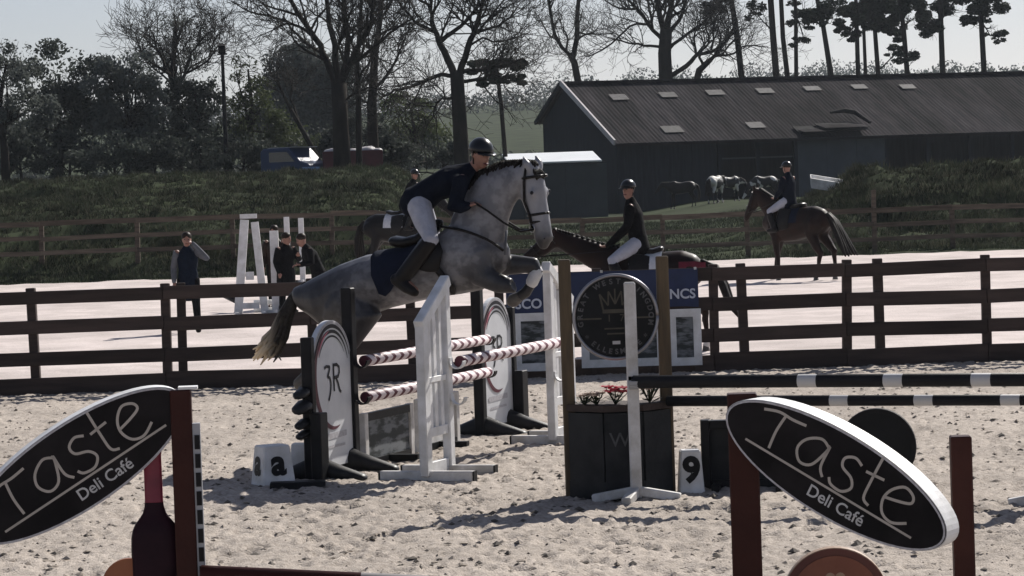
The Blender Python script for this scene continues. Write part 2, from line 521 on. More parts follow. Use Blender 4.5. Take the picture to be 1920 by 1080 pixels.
M['metal'] = mat('steel', (0.45, 0.45, 0.46), (0.35, 0.35, 0.36), 9, 0.3, 0, None, 0.5, metal=0.9)
M['vanblue'] = mat('dark blue vehicle paint', (0.02, 0.045, 0.11), (0.016, 0.036, 0.09), 2, 0.5, 0, None, 0.3)
M['vanred'] = mat('dull red trailer paint', (0.10, 0.02, 0.026), (0.07, 0.015, 0.02), 2, 0.5)
M['glass'] = mat('vehicle glass', (0.02, 0.024, 0.028), (0.016, 0.02, 0.024), 2, 0.08, 0, None, 0.6, coat=0.5)
M['petalred'] = mat('pink red petals', (0.52, 0.09, 0.11), (0.36, 0.05, 0.08), 20, 0.6, trans=0.25)
M['petalpale'] = mat('pale petals', (0.55, 0.46, 0.40), (0.42, 0.33, 0.28), 20, 0.6, trans=0.25)
M['flowerleaf'] = mat('planter leaves', (0.045, 0.06, 0.028), (0.026, 0.035, 0.018), 12, 0.6, trans=0.2)
M['tyre'] = mat('tyre rubber', (0.022, 0.022, 0.023), (0.014, 0.014, 0.015), 8, 0.7)
M['screen'] = mat('glass with painted sky reflection', (0.20, 0.33, 0.58), (0.16, 0.28, 0.50), 2, 0.65, 0, None, 0.1)  # matt pale blue stands in for sky mirrored in the windscreen
M['silver'] = mat('grey metal paint', (0.35, 0.36, 0.38), (0.3, 0.31, 0.33), 3, 0.4)


def stripes(name, ca, cb, per, frac, axis='X', slant=0.0, start=None):
    """painted bands along a pole lying on local X"""
    m = mat(name, ca, tuple(x * 0.85 for x in ca), 14, 0.5, 0.06, 50, 0.35)
    t = m.node_tree
    b = t.nodes['Principled BSDF']; rp = t.nodes[m['ramp']]
    tc = t.nodes.new('ShaderNodeTexCoord'); sp = t.nodes.new('ShaderNodeSeparateXYZ')
    t.links.new(tc.outputs['Object'], sp.inputs[0])

    def mth(op, a, bval):
        n = t.nodes.new('ShaderNodeMath'); n.operation = op
        t.links.new(a, n.inputs[0])
        if isinstance(bval, float): n.inputs[1].default_value = bval
        else: t.links.new(bval, n.inputs[1])
        return n.outputs[0]
    x = sp.outputs[0]
    if slant:
        x = mth('ADD', x, mth('MULTIPLY', mth('ABSOLUTE', sp.outputs[2], 0.0), slant))
    fr = mth('FRACT', mth('DIVIDE', x, per), 0.0)
    lt = mth('LESS_THAN', fr, frac)
    if start is not None: lt = mth('MULTIPLY', lt, mth('GREATER_THAN', x, start))
    mx = t.nodes.new('ShaderNodeMix'); mx.data_type = 'RGBA'
    t.links.new(lt, mx.inputs['Factor'])
    t.links.new(rp.outputs['Color'], mx.inputs['A']); mx.inputs['B'].default_value = (*cb, 1)
    t.links.new(mx.outputs['Result'], b.inputs['Base Color'])
    return m


M['polered'] = stripes('white pole with dark bands', (0.76, 0.66, 0.67), (0.09, 0.016, 0.03), 0.19, 0.40, slant=1.2)
M['polebw'] = stripes('black pole with white bands', (0.016, 0.016, 0.018), (0.5, 0.5, 0.5), 0.66, 0.22, start=0.9)
M['poletaste'] = stripes('red brown pole with pale bands', (0.045, 0.014, 0.012), (0.34, 0.32, 0.31), 0.75, 0.42, start=0.6)


def grey_coat():
    m = mat('dapple grey coat', (0.155, 0.153, 0.163), (0.056, 0.055, 0.062), 11, 0.42, 0.08, 70, 0.45, 2, contrast=(0.42, 0.58))
    t = m.node_tree
    b = t.nodes['Principled BSDF']; rp = t.nodes[m['ramp']]
    at = t.nodes.new('ShaderNodeAttribute'); at.attribute_name = 'tone'
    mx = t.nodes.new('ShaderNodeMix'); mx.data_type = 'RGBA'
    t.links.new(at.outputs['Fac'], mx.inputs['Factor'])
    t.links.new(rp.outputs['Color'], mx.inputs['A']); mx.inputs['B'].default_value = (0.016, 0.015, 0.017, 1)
    a2 = t.nodes.new('ShaderNodeAttribute'); a2.attribute_name = 'pale'
    mp = t.nodes.new('ShaderNodeMix'); mp.data_type = 'RGBA'
    t.links.new(a2.outputs['Fac'], mp.inputs['Factor'])
    t.links.new(mx.outputs['Result'], mp.inputs['A']); mp.inputs['B'].default_value = (0.30, 0.30, 0.32, 1)
    t.links.new(mp.outputs['Result'], b.inputs['Base Color'])
    return m


M['grey'] = grey_coat()


def tail_mat():
    m = mat('grey horse tail', (0.05, 0.045, 0.04), (0.025, 0.022, 0.02), 25, 0.5, 0.2, 80, 0.3, trans=0.25)
    t = m.node_tree
    rp = t.nodes[m['ramp']]
    at = t.nodes.new('ShaderNodeAttribute'); at.attribute_name = 'tone'
    mx = t.nodes.new('ShaderNodeMix'); mx.data_type = 'RGBA'
    t.links.new(at.outputs['Fac'], mx.inputs['Factor'])
    t.links.new(rp.outputs['Color'], mx.inputs['A']); mx.inputs['B'].default_value = (0.75, 0.64, 0.48, 1)  # pale tip colour paints in sunlight glowing through the hair
    for n in t.nodes:
        if n.type == 'BSDF_PRINCIPLED': t.links.new(mx.outputs['Result'], n.inputs['Base Color'])
        if n.type == 'BSDF_TRANSLUCENT': t.links.new(mx.outputs['Result'], n.inputs['Color'])
    return m


M['tail'] = tail_mat()

# ------------------------------------------------------------------ ground
def ss(a, b, x):
    t = np.clip((x - a) / (b - a), 0, 1)
    return t * t * (3 - 2 * t)


def gz(x, y):
    x = np.asarray(x, float); y = np.asarray(y, float)
    z = 0.36 * ss(92, 150, y)
    wl = 1 - ss(-4.6, -0.8, x)
    bl = 1.75 * ss(86.5, 92.5, y) + 1.25 * ss(91, 116, y) - 0.5 * ss(117, 128, y)
    z = np.maximum(z, 0) + wl * (bl - 0.34 * ss(92, 150, y)) * (1 - ss(230, 300, y))
    wr = ss(7.0, 12.5, x)
    z = z + wr * 2.35 * ss(89.5, 99, y) * (1 - 0.75 * ss(99, 118, y))
    far = np.clip(y - 235, 0, None)
    z = z + 0.0385 * far * (1 - 0.35 * ss(700, 1500, y)) * (1 - ss(1300, 2600, y)) * (1 + 0.10 * np.sin(x / 160.0 + 0.6) + 0.05 * np.sin(x / 47.0))
    return z


def gzp(x, y):
    return float(gz(np.array([x]), np.array([y]))[0])


def rough(x, y):
    w = ss(86.5, 92, y) * (1 - ss(112, 125, y)) * np.clip((1 - ss(-5, -1, x)) + ss(6, 12, x) + 0.25, 0, 1)
    return w * (0.45 * vnoise(x * 0.5, y * 0.8) + 0.42 * vnoise(x * 1.2, y * 2.4) + 0.26 * vnoise(x * 3.4, y * 5))


rows = np.concatenate([np.arange(-40, 84, 4.0), np.arange(84, 120, 0.3), np.arange(120, 240, 3.0), np.geomspace(240, 4000, 90)])
tcol = np.linspace(-1, 1, 261)
tcol = np.sign(tcol) * (0.35 * np.abs(tcol) + 0.65 * np.abs(tcol) ** 3)
Yg, Tg = np.meshgrid(rows, tcol, indexing='ij')
Xg = Tg * (70 + 0.75 * np.clip(Yg, 0, None))
Zg = gz(Xg, Yg)
Zg = Zg + rough(Xg, Yg)
Zg[Yg < 86] -= 0.02
grid_mesh('ground', Xg, Yg, Zg, M['earth'])

# schooling arena behind the fence
ys = np.geomspace(37.9, 86.3, 150); ts = np.linspace(-1, 1, 260)
Ya, Ta = np.meshgrid(ys, ts, indexing='ij'); Xa = Ta * 34
Za = 0.004 + 0.02 + 0.03 * vnoise(Xa * 2.0, Ya * 1.3) + 0.03 * vnoise(Xa * 5, Ya * 2.5)
grid_mesh('schooling_arena', Xa, Ya, Za, M['sand_far'])

# competition arena, churned by hooves
ys = np.geomspace(9.5, 38.1, 440); ts = np.linspace(-1, 1, 560)
Ya, Ta = np.meshgrid(ys, ts, indexing='ij'); Xa = Ta * (2.0 + 0.215 * Ya)
n1 = vnoise(Xa * 3.1, Ya * 3.1); n2 = vnoise(Xa * 8.3 + 9, Ya * 7.7); n3 = vnoise(Xa * 19, Ya * 16 + 3)
pits = np.clip(vnoise(Xa * 5.3 + 40, Ya * 4.7 + 11) - 0.16, 0, None)
n4 = vnoise(Xa * 34 + 5, Ya * 26)
Za = 0.03 + 0.016 * n1 + 0.016 * n2 + 0.020 * n3 + 0.020 * n4 - 0.06 * pits
for _ in range(1500):                      # hoof prints, most of them in front of and behind the jumps
    hy = 10 + 27 * random.random(); hx = random.uniform(-1, 1) * (1.0 + .2 * hy)
    if random.random() < .5: hx = random.gauss(.3, 2.2); hy = random.gauss(22, 4.5)
    i0, i1 = np.searchsorted(ys, hy - .22), np.searchsorted(ys, hy + .22)
    if i1 - i0 < 2: continue
    hw = 2.0 + 0.215 * hy
    j0 = int((hx - .2 + hw) / (2 * hw) * 559); j1 = int((hx + .2 + hw) / (2 * hw) * 559) + 2
    if j0 < 0 or j1 > 559: continue
    d = np.hypot((Xa[i0:i1, j0:j1] - hx), (Ya[i0:i1, j0:j1] - hy) * .8) / random.uniform(.055, .085)
    Za[i0:i1, j0:j1] += -.03 * np.exp(-d ** 4) + .010 * np.exp(-((d - 1.35) / .35) ** 2)
grid_mesh('competition_arena', Xa, Ya, Za, M['sand'])
# outer skirts of the arena, beyond the picture
for sx in (-1, 1):
    x0 = np.array([[2.0 + 0.215 * 9.5, 2.0 + 0.215 * 38.1]]).T * sx
    Xs = np.concatenate([x0 * 0.99, np.full((2, 1), 34.0 * sx)], 1)
    Ys = np.array([[9.5, 9.5], [38.1, 38.1]])
    grid_mesh('arena_margin', Xs, Ys, np.full_like(Xs, 0.006), M['sand_far'])
Xs = np.array([[-34.0, 34.0], [-34.0, 34.0]]); Ys = np.array([[-30, -30], [9.6, 9.6]])
grid_mesh('spectator_ground', Xs, Ys, np.full_like(Xs, 0.002), M['sand_far'])


def scatter_lumps(name, n, ymin, ymax, smin, smax, material, spread=0.2):
    y = ymin + (ymax - ymin) * rng.random(n) ** 1.15
    x = (rng.random(n) * 2 - 1) * (1.2 + spread * y)
    s = smin + (smax - smin) * rng.random(n) ** 2.5
    base = np.array([(1, 0, 0), (0.3, 0.95, 0), (-0.8, 0.6, 0), (-0.8, -0.6, 0), (0.3, -0.95, 0), (0, 0, 0.75), (0, 0, -0.4)])
    tri = [(0, 1, 5), (1, 2, 5), (2, 3, 5), (3, 4, 5), (4, 0, 5), (1, 0, 6), (2, 1, 6), (3, 2, 6), (4, 3, 6), (0, 4, 6)]
    jit = 1 + 1.1 * (rng.random((n, 7, 3)) - 0.5)
    pts = base[None] * jit * s[:, None, None]
    a = rng.random(n) * 6.28
    ca, sa = np.cos(a)[:, None], np.sin(a)[:, None]
    px = pts[..., 0] * ca - pts[..., 1] * sa; py = pts[..., 0] * sa + pts[..., 1] * ca
    pts = np.stack([px + x[:, None], py + y[:, None], pts[..., 2] * 0.6 + 0.032 + s[:, None] * 0.05], -1)
    V = pts[:, np.array(tri).ravel()].reshape(-1, 3)
    o = soup_mesh(name, V, 3, material)
    o['kind'] = 'stuff'
    return o


tag(scatter_lumps('sand_clods', 8500, 10.5, 37.3, 0.006, 0.032, M['clod']), 'loose clods of sand kicked up over the arena', 'sand')
tag(scatter_lumps('arena_flecks', 6500, 10.5, 37.3, 0.006, 0.038, M['fleck']), 'dark fibre flecks lying on the arena sand', 'flecks')


# ------------------------------------------------------------------ rough grass
def tufts(name, n, xr, yr, hr, material, keep=None):
    x = xr[0] + (xr[1] - xr[0]) * rng.random(n); y = yr[0] + (yr[1] - yr[0]) * rng.random(n)
    if keep is not None:
        k = keep(x, y); x = x[k]; y = y[k]
    n = len(x)
    z = gz(x, y) + rough(x, y) - 0.05
    cl = 0.5 + 1.1 * np.clip(vnoise(x * 0.8, y * 0.8) + 0.5, 0, 1)
    V = []
    for b in range(3):
        h = (hr[0] + (hr[1] - hr[0]) * rng.random(n)) * cl
        a = rng.random(n) * 6.28; w = 0.008 + 0.016 * rng.random(n)
        lx = (rng.random(n) - 0.5) * 1.3 * h; ly = (rng.random(n) - 0.5) * 1.3 * h
        ox = (rng.random(n) - 0.5) * 0.25; oy = (rng.random(n) - 0.5) * 0.25
        dx, dy = np.cos(a) * w, np.sin(a) * w
        p0 = np.stack([x + ox - dx, y + oy - dy, z], -1); p1 = np.stack([x + ox + dx, y + oy + dy, z], -1)
        p2 = np.stack([x + ox + lx + dx * 0.5, y + oy + ly, z + h], -1)
        V.append(np.stack([p0, p1, p2], 1))
    o = soup_mesh(name, np.concatenate(V).reshape(-1, 3), 3, material)
    o['kind'] = 'stuff'
    return o


kl = lambda x, y: x < (-0.5 - 2.0 * rng.random(len(x)))
kr = lambda x, y: x > (7.5 + 3 * rng.random(len(x)))
tag(tufts('bank_grass', 105000, (-24, 0), (86.3, 122), (0.05, 0.18), M['grass'], kl), 'rough green grass on the bank behind the schooling arena', 'grass')
tag(tufts('dry_bank_grass', 34000, (-24, 0), (87, 122), (0.07, 0.22), M['drygrass'], kl), 'dry pale grass stalks on the left bank', 'grass')
tag(tufts('weedy_bank_grass', 58000, (5, 24), (88, 112), (0.05, 0.20), M['grass'], kr), 'weedy green grass on the right bank below the barn', 'grass')
tag(tufts('dry_weeds', 22000, (5, 24), (89, 112), (0.07, 0.26), M['drygrass'], kr), 'dry pale weeds on the right bank below the barn', 'weeds')
tag(tufts('verge_grass', 22000, (-3, 11), (86.3, 140), (0.06, 0.2), M['grass']), 'short verge grass behind the far fence', 'grass')


# ------------------------------------------------------------------ trees
def walk(mb, p, d, L, r0, r1, nseg, n, wob, up=0.0):
    pts = [p.copy()]; rad = [r0]
    for i in range(nseg):
        d = (d + Vector((random.gauss(0, wob), random.gauss(0, wob), random.gauss(0, wob) + up))).normalized()
        p = p + d * (L / nseg)
        pts.append(p.copy()); rad.append(r0 + (r1 - r0) * (i + 1) / nseg)
    mb.tube(pts, rad, n, cap=False)
    return pts, rad


def side_dir(t):
    v = t.orthogonal().normalized()
    return Quaternion(t, random.random() * 6.283) @ v


def twigs(mb, pts, rad, level, L, dens):
    """side shoots along a branch"""
    k = max(1, int(dens[level] * (0.7 + 0.6 * random.random())))
    for _ in range(k):
        f = 0.2 + 0.8 * random.random()
        i = min(int(f * (len(pts) - 1)), len(pts) - 2); u = f * (len(pts) - 1) - i
        p = pts[i].lerp(pts[i + 1], u); t = (pts[i + 1] - pts[i]).normalized()
        d = (t * (0.5 + 0.5 * random.random()) + side_dir(t) * (0.6 + 0.5 * random.random()) + Vector((0, 0, 0.18))).normalized()
        r = rad[i] * (0.45 + 0.2 * random.random())
        l = L * (0.6 + 0.7 * random.random())
        r = max(r, 0.012)
        n = 4 if level == 0 else 3
        q, qr = walk(mb, p, d, l, r, max(r * 0.35, 0.009), 4 if level < 2 else 2, n, 0.22, 0.05)
        if level + 1 < len(dens):
            twigs(mb, q, qr, level + 1, L * 0.55, dens)


def px_branch(mb, D, pts, w0, w1, n=6, depth=0.0, base=None):
    """a limb drawn through picture points, bending in depth"""
    V = []; R_ = []
    m = len(pts)
    for i, (x, y) in enumerate(pts):
        f = i / (m - 1)
        V.append(P(x, y, D + depth * f)); R_.append((w0 + (w1 - w0) * f) * D / F / 2)
    out = []; orad = []
    for i in range(m - 1):
        for k in range(3):
            u = k / 3
            a = V[max(i - 1, 0)]; b = V[i]; c = V[i + 1]; d = V[min(i + 2, m - 1)]
            q = 0.5 * ((2 * b) + (c - a) * u + (2 * a - 5 * b + 4 * c - d) * u * u + (-a + 3 * b - 3 * c + d) * u ** 3)
            out.append(q + Vector((random.gauss(0, .03), 0, random.gauss(0, .03)))); orad.append(R_[i] + (R_[i + 1] - R_[i]) * u)
    out.append(V[-1]); orad.append(R_[-1])
    mb.tube(out, orad, n, cap=False)
    return out, orad


def bare_tree(name, label, D, trunk, limbs, dens=(9, 6, 4), L=3.0, group=None, crown_mat='twig'):
    b = G(trunk[0][0], trunk[0][1]) if False else P(trunk[0][0], trunk[0][1], D)
    root = thing(name, label, 'tree', (b.x, b.y, gzp(b.x, D)), 0, group)
    o = Vector(root.location)
    mt = MB(); mc = MB()
    # trunk down to the ground with a flare
    pts = [P(x, y, D) for x, y, w in trunk]; rad = [w * D / F / 2 for x, y, w in trunk]
    foot = Vector((pts[0].x, D, o.z - 0.3))
    if pts[0].z > o.z + 0.3:
        pts = [foot, Vector((pts[0].x, D, o.z + 0.35))] + pts; rad = [rad[0] * 1.6, rad[0] * 1.15] + rad
    else:
        pts = [foot] + pts; rad = [rad[0] * 1.3] + rad
    mt.tube(pts, rad, 9)
    for i, (lp, w0, w1) in enumerate(limbs):
        q, qr = px_branch(mt, D, lp, w0, w1, 6, random.uniform(-1, 1) * 2.5)
        twigs(mc, q, qr, 0, L, dens)
    for m_ in (mt, mc):
        m_.v = [(v[0] - o.x, v[1] - o.y, v[2] - o.z) for v in m_.v]
    link('trunk', mt.mesh('trunk'), M['bark'], root, True)
    if mc.v:
        link('crown', mc.mesh('crown'), M[crown_mat], root)
    return root


def leaf_cloud(centres, radii, n, size, flat=1.0):
    """n small leaf clumps spread through ellipsoids"""
    centres = np.array(centres); radii = np.array(radii)
    vol = radii.prod(1); idx = rng.choice(len(centres), n, p=vol / vol.sum())
    d = rng.normal(size=(n, 3)); d /= np.linalg.norm(d, axis=1)[:, None]
    rr = rng.random(n) ** 0.45
    c = centres[idx] + d * rr[:, None] * radii[idx]
    a = rng.normal(size=(n, 3)); a /= np.linalg.norm(a, axis=1)[:, None]
    b = np.cross(a, rng.normal(size=(n, 3))); b /= np.linalg.norm(b, axis=1)[:, None]
    s = size * (0.5 + rng.random(n))[:, None]
    a = a * s; b = b * s * 0.55
    a[:, 2] *= flat
    return np.stack([c - a, c - b * 0.8, c + a, c + b], 1).reshape(-1, 3)


def leafy_tree(name, label, D, px, py_base, blobs, n, size, leaf, tw=14, group=None, branches=True, dense=0.2):
    """crown blobs given as picture (x, y, rx, ry)"""
    b = P(px, py_base, D)
    root = thing(name, label, 'tree', (b.x, D, gzp(b.x, D)), 0, group)
    o = Vector(root.location)
    mt = MB()
    s = D / F
    cs = []; rs = []
    for x, y, rx, ry in blobs:
        c = P(x, y, D + random.uniform(-1, 1) * rx * s * 0.4)
        cs.append(c - o); rs.append((rx * s, rx * s * 0.8, ry * s))
    top = max(c.z for c in cs)
    tp = [Vector((0, 0, -0.3)), Vector((0, 0, top * 0.35)), Vector((random.gauss(0, .15), 0, top * 0.7)), Vector((random.gauss(0, .3), 0, top))]
    w = tw * s / 2
    mt.tube(tp, [w * 1.3, w, w * 0.7, w * 0.25], 8)
    for c in cs:
        st = tp[1].lerp(tp[2], random.random())
        q, qr = walk(mt, st, (c - st).normalized(), (c - st).length, w * 0.45, w * 0.12, 5, 5, 0.12)
        twigs(mt, q, qr, 0, max(0.8, (c - st).length * 0.35), (7, 5))
    link('trunk', mt.mesh('trunk'), M['bark'], root, True)
    # uneven clumps inside each blob
    cc = []; rr = []
    for c, r in zip(cs, rs):
        for _ in range(9):
            d = Vector((random.gauss(0, 1), random.gauss(0, 1), random.gauss(0, 1))).normalized() * random.uniform(0.35, 1.1)
            cc.append((c.x + d.x * r[0], c.y + d.y * r[1], c.z + d.z * r[2]))
            k = random.uniform(0.22, 0.45)
            rr.append((r[0] * k, r[1] * k, r[2] * k * 0.9))
    nn = int(n * 1.75)
    L_ = [leaf_cloud(cc, rr, int(nn * (1 - dense)) + 1, size * 0.46)]
    if dense > 0: L_.append(leaf_cloud([tuple(c) for c in cs], [(r[0], r[1], r[2]) for r in rs], int(nn * dense) + 1, size * 0.46))
    soup_mesh('crown', np.concatenate(L_), 4, M[leaf], root)
    return root


def pine(label, D, trunk, clumps, n, group='pine trees behind the barn roof', name='pine_tree'):
    b = P(trunk[0][0], trunk[0][1], D)
    root = thing(name, label, 'tree', (b.x, D, gzp(b.x, D)), 0, group)
    o = Vector(root.location)
    s = D / F
    mt = MB()
    pts = [Vector((b.x, D, o.z - 0.3))] + [P(x, y, D) for x, y, w in trunk]
    rad = [trunk[0][2] * s / 2 * 1.3] + [w * s / 2 for x, y, w in trunk]
    mt.tube([p - o for p in pts], rad, 8)
    cc = []; rr = []
    for x, y, rx, ry in clumps:
        c = P(x, y, D + random.uniform(-1.5, 1.5)) - o
        # branch from the trunk out to the clump
        best = min(pts, key=lambda p: abs(p.z - o.z - c.z + rx * s * 0.3)) - o
        q, qr = walk(mt, best, (c - best).normalized(), (c - best).length, 0.09, 0.03, 4, 4, 0.1)
        twigs(mt, q, qr, 0, rx * s * 0.8, (6, 4))
        for _ in range(8):
            d = Vector((random.uniform(-1, 1), random.uniform(-1, 1), random.uniform(-1, 1)))
            cc.append((c.x + d.x * rx * s * .8, c.y + d.y * rx * s * .8, c.z + d.z * ry * s * 1.25))
            k = random.uniform(0.25, 0.5)
            rr.append((rx * s * k, rx * s * k, ry * s * k * 1.5))
    link('trunk', mt.mesh('trunk'), M['bark'], root, True)
    soup_mesh('crown', leaf_cloud(cc, rr, n * 5, 0.13, 0.6), 4, M['needle'], root)
    return root


# big bare oak left of the rider, and its neighbours
bare_tree('bare_oak', 'tall bare tree with thick forked trunk rising left of the jumping rider', 140,
          [(641, 300, 34), (638, 230, 30), (635, 155, 30)],
          [([(634, 165), (612, 112), (592, 72), (562, 30), (535, -12), (500, -70)], 15, 5),
           ([(592, 74), (560, 48), (520, 34), (470, 22), (435, 4)], 7, 2),
           ([(635, 160), (627, 85), (614, 22), (602, -70)], 15, 6),
           ([(637, 158), (652, 92), (646, 22), (640, -80)], 14, 6),
           ([(639, 155), (666, 97), (692, 50), (704, -12), (720, -80)], 13, 5),
           ([(650, 125), (690, 100), (730, 62), (765, 40)], 9, 3),
           ([(612, 112), (585, 100), (555, 80), (540, 40)], 7, 2),
           ([(560, 30), (530, 20), (490, 5), (460, -30)], 6, 2),
           ([(638, 200), (665, 175), (700, 165), (730, 170)], 6, 2)], (12, 6, 4), 2.6, 'bare trees along the far field')
bare_tree('bare_tree', 'thin bare trunk close beside the thick forked tree', 146,
          [(673, 292, 12), (672, 200, 11), (670, 120, 9), (676, 30, 7), (680, -60, 4)],
          [([(671, 150), (690, 120), (712, 85)], 5, 2), ([(670, 110), (655, 70), (650, 30)], 5, 2), ([(674, 60), (700, 30), (720, -10)], 5, 2)], (9, 6, 4), 1.9, 'bare trees along the far field')
bare_tree('bare_tree', 'dark bare trunk midway between the two thick trees', 152,
          [(700, 292, 22), (697, 200, 19), (702, 110, 14), (712, 40, 10), (720, -60, 5)],
          [([(698, 170), (725, 140), (745, 110), (760, 70)], 8, 3), ([(702, 110), (685, 70), (690, 20)], 7, 3), ([(708, 70), (740, 50), (775, 45)], 6, 2), ([(712, 40), (735, 0), (745, -50)], 6, 2),
           ([(698, 200), (672, 180), (655, 160)], 5, 2)], (11, 6, 4), 2.2, 'bare trees along the far field')
bare_tree('bare_oak', 'spreading bare tree whose trunk stands right behind the rider helmet', 150,
          [(866, 300, 30), (860, 200, 27), (856, 135, 26)],
          [([(853, 140), (832, 97), (822, 76), (811, 42), (806, 0), (800, -70)], 15, 5),
           ([(824, 80), (846, 60), (870, 42), (894, 12), (906, -45)], 10, 4),
           ([(861, 138), (878, 88), (890, 55), (901, 20), (912, -60)], 14, 5),
           ([(850, 142), (816, 143), (782, 158), (742, 170), (712, 187)], 9, 3),
           ([(866, 135), (905, 131), (945, 122), (982, 112)], 9, 3),
           ([(864, 152), (895, 150), (925, 140), (950, 150)], 8, 3),
           ([(850, 184), (826, 186), (813, 208), (817, 228)], 6, 2),
           ([(812, 56), (786, 46), (765, 26), (740, -8)], 8, 3),
           ([(890, 62), (925, 52), (953, 36), (976, 4)], 6, 2),
           ([(806, 10), (780, -5), (765, -50)], 6, 2),
           ([(878, 90), (905, 70), (935, 80), (990, 62)], 5, 2)], (12, 7, 4), 2.7, 'bare trees along the far field')
bare_tree('bare_tree', 'slim bare tree leaning up behind the barn gable apex', 215,
          [(1086, 165, 14), (1077, 118, 13), (1068, 100, 11)],
          [([(1070, 107), (1046, 77), (1036, 42), (1027, 0), (1024, -50)], 8, 4), ([(1073, 112), (1082, 72), (1083, 22), (1086, -50)], 11, 7),
           ([(1062, 95), (1063, 70), (1055, 50)], 5, 2), ([(1046, 77), (1025, 60), (1010, 30)], 4, 2), ([(1083, 60), (1110, 65), (1150, 62)], 4, 2)], (8, 5, 4), 2.2, 'bare trees behind the barn')
bare_tree('bare_oak', 'broad bare tree with many forks rising over the barn ridge', 216,
          [(1249, 165, 27), (1246, 100, 25), (1249, 55, 23)],
          [([(1247, 62), (1236, 22), (1224, -50)], 14, 6), ([(1250, 58), (1258, 12), (1263, -60)], 14, 6),
           ([(1243, 75), (1216, 46), (1196, 16), (1165, -12)], 9, 4), ([(1240, 88), (1206, 85), (1178, 80), (1140, 70)], 6, 2),
           ([(1253, 92), (1290, 62), (1322, 40), (1340, 0)], 8, 3), ([(1256, 62), (1281, 22), (1292, -40)], 9, 4),
           ([(1216, 46), (1180, 50), (1130, 95), (1095, 105)], 5, 2), ([(1196, 16), (1160, 15), (1125, -5)], 5, 2),
           ([(1250, 148), (1288, 122), (1306, 103), (1332, 98), (1362, 76), (1376, 50)], 10, 4),
           ([(1306, 103), (1300, 70), (1310, 40)], 5, 2), ([(1332, 98), (1340, 60), (1330, 30)], 5, 2)], (12, 7, 4), 2.9, 'bare trees behind the barn')
bare_tree('bare_tree', 'crooked bare tree leaning right above the barn ridge', 220,
          [(1304, 160, 14), (1311, 132, 13), (1332, 112, 10)],
          [([(1332, 112), (1350, 92), (1374, 54)], 9, 3), ([(1318, 124), (1312, 100), (1330, 80), (1322, 50)], 6, 3), ([(1340, 105), (1375, 100), (1400, 85), (1440, 88)], 5, 2)], (11, 7, 4), 2.6, 'bare trees behind the barn')

pine('tall pine with bare lean trunk, leftmost over the barn ridge', 222, [(1391, 148, 12), (1381, 60, 11), (1371, 0, 10), (1362, -90, 6)], [(1370, -60, 45, 22), (1345, 10, 30, 10)], 900)
pine('straight pine trunk, left of a close pair over the barn ridge', 224, [(1456, 148, 13), (1449, 60, 12), (1443, -30, 11), (1440, -110, 6)], [(1440, -70, 45, 25), (1420, 18, 26, 12)], 900)
pine('straight pine trunk, right of a close pair over the barn ridge', 226, [(1477, 148, 10), (1468, 70, 9), (1463, -30, 8), (1460, -100, 5)], [(1465, -60, 35, 22)], 700)
pine('thin pine with flat sprays of needles beside the close pair', 221, [(1493, 148, 8), (1492, 30, 7), (1490, -40, 5)], [(1520, 18, 42, 12), (1500, 45, 25, 7), (1502, 78, 22, 6), (1490, -20, 40, 14)], 1100)
pine('leaning pine with bent trunk and thin crown over the barn ridge', 219, [(1559, 146, 11), (1544, 52, 9), (1530, -12, 8), (1524, -70, 5)], [(1560, 20, 28, 16), (1530, -40, 45, 22), (1530, 30, 30, 10)], 1000)
pine('dense dark pine with wide crown, first of the right clump', 228, [(1609, 142, 9), (1606, 40, 8), (1604, -20, 6)], [(1600, 28, 34, 16), (1590, 62, 26, 10), (1612, 0, 40, 18), (1625, 50, 26, 12)], 2300)
pine('slim dark pine standing in the middle of the right clump', 232, [(1623, 142, 7), (1619, 40, 6), (1618, -10, 5)], [(1625, 15, 34, 14), (1640, 42, 26, 10), (1632, -18, 40, 14)], 1800)
pine('dark bushy pine with low crown on the right of the clump', 230, [(1646, 132, 9), (1640, 50, 8), (1636, -10, 6)], [(1656, 30, 36, 16), (1668, 62, 28, 10), (1660, 0, 36, 16), (1680, 95, 22, 7)], 2300)
pine('dark pine at the right end beyond the clump', 226, [(1702, 150, 10), (1694, 50, 9), (1682, -30, 7)], [(1700, 110, 26, 9), (1706, 30, 34, 20), (1690, -10, 40, 16)], 1700)
pine('tall dark pine beyond the far right of the barn roof', 229, [(1768, 150, 11), (1764, 40, 10), (1760, -60, 7)], [(1770, 10, 42, 20), (1750, 50, 30, 12), (1790, -20, 40, 18)], 1700)
pine('outermost tall pine above the right end of the barn', 224, [(1846, 150, 11), (1840, 40, 10), (1838, -60, 7)], [(1850, 0, 42, 20), (1830, 40, 32, 12), (1860, 70, 24, 9)], 1700)

# flat topped thorn right of the rider's tree
pine('thin dark pine with a flat layered crown right of the rider', 168, [(948, 300, 9), (940, 200, 8), (934, 150, 7), (930, 120, 5)],
     [(905, 128, 28, 9), (945, 120, 30, 8), (965, 150, 22, 6), (920, 150, 26, 8), (978, 118, 10, 8)], 1500, None, 'thorn_pine')

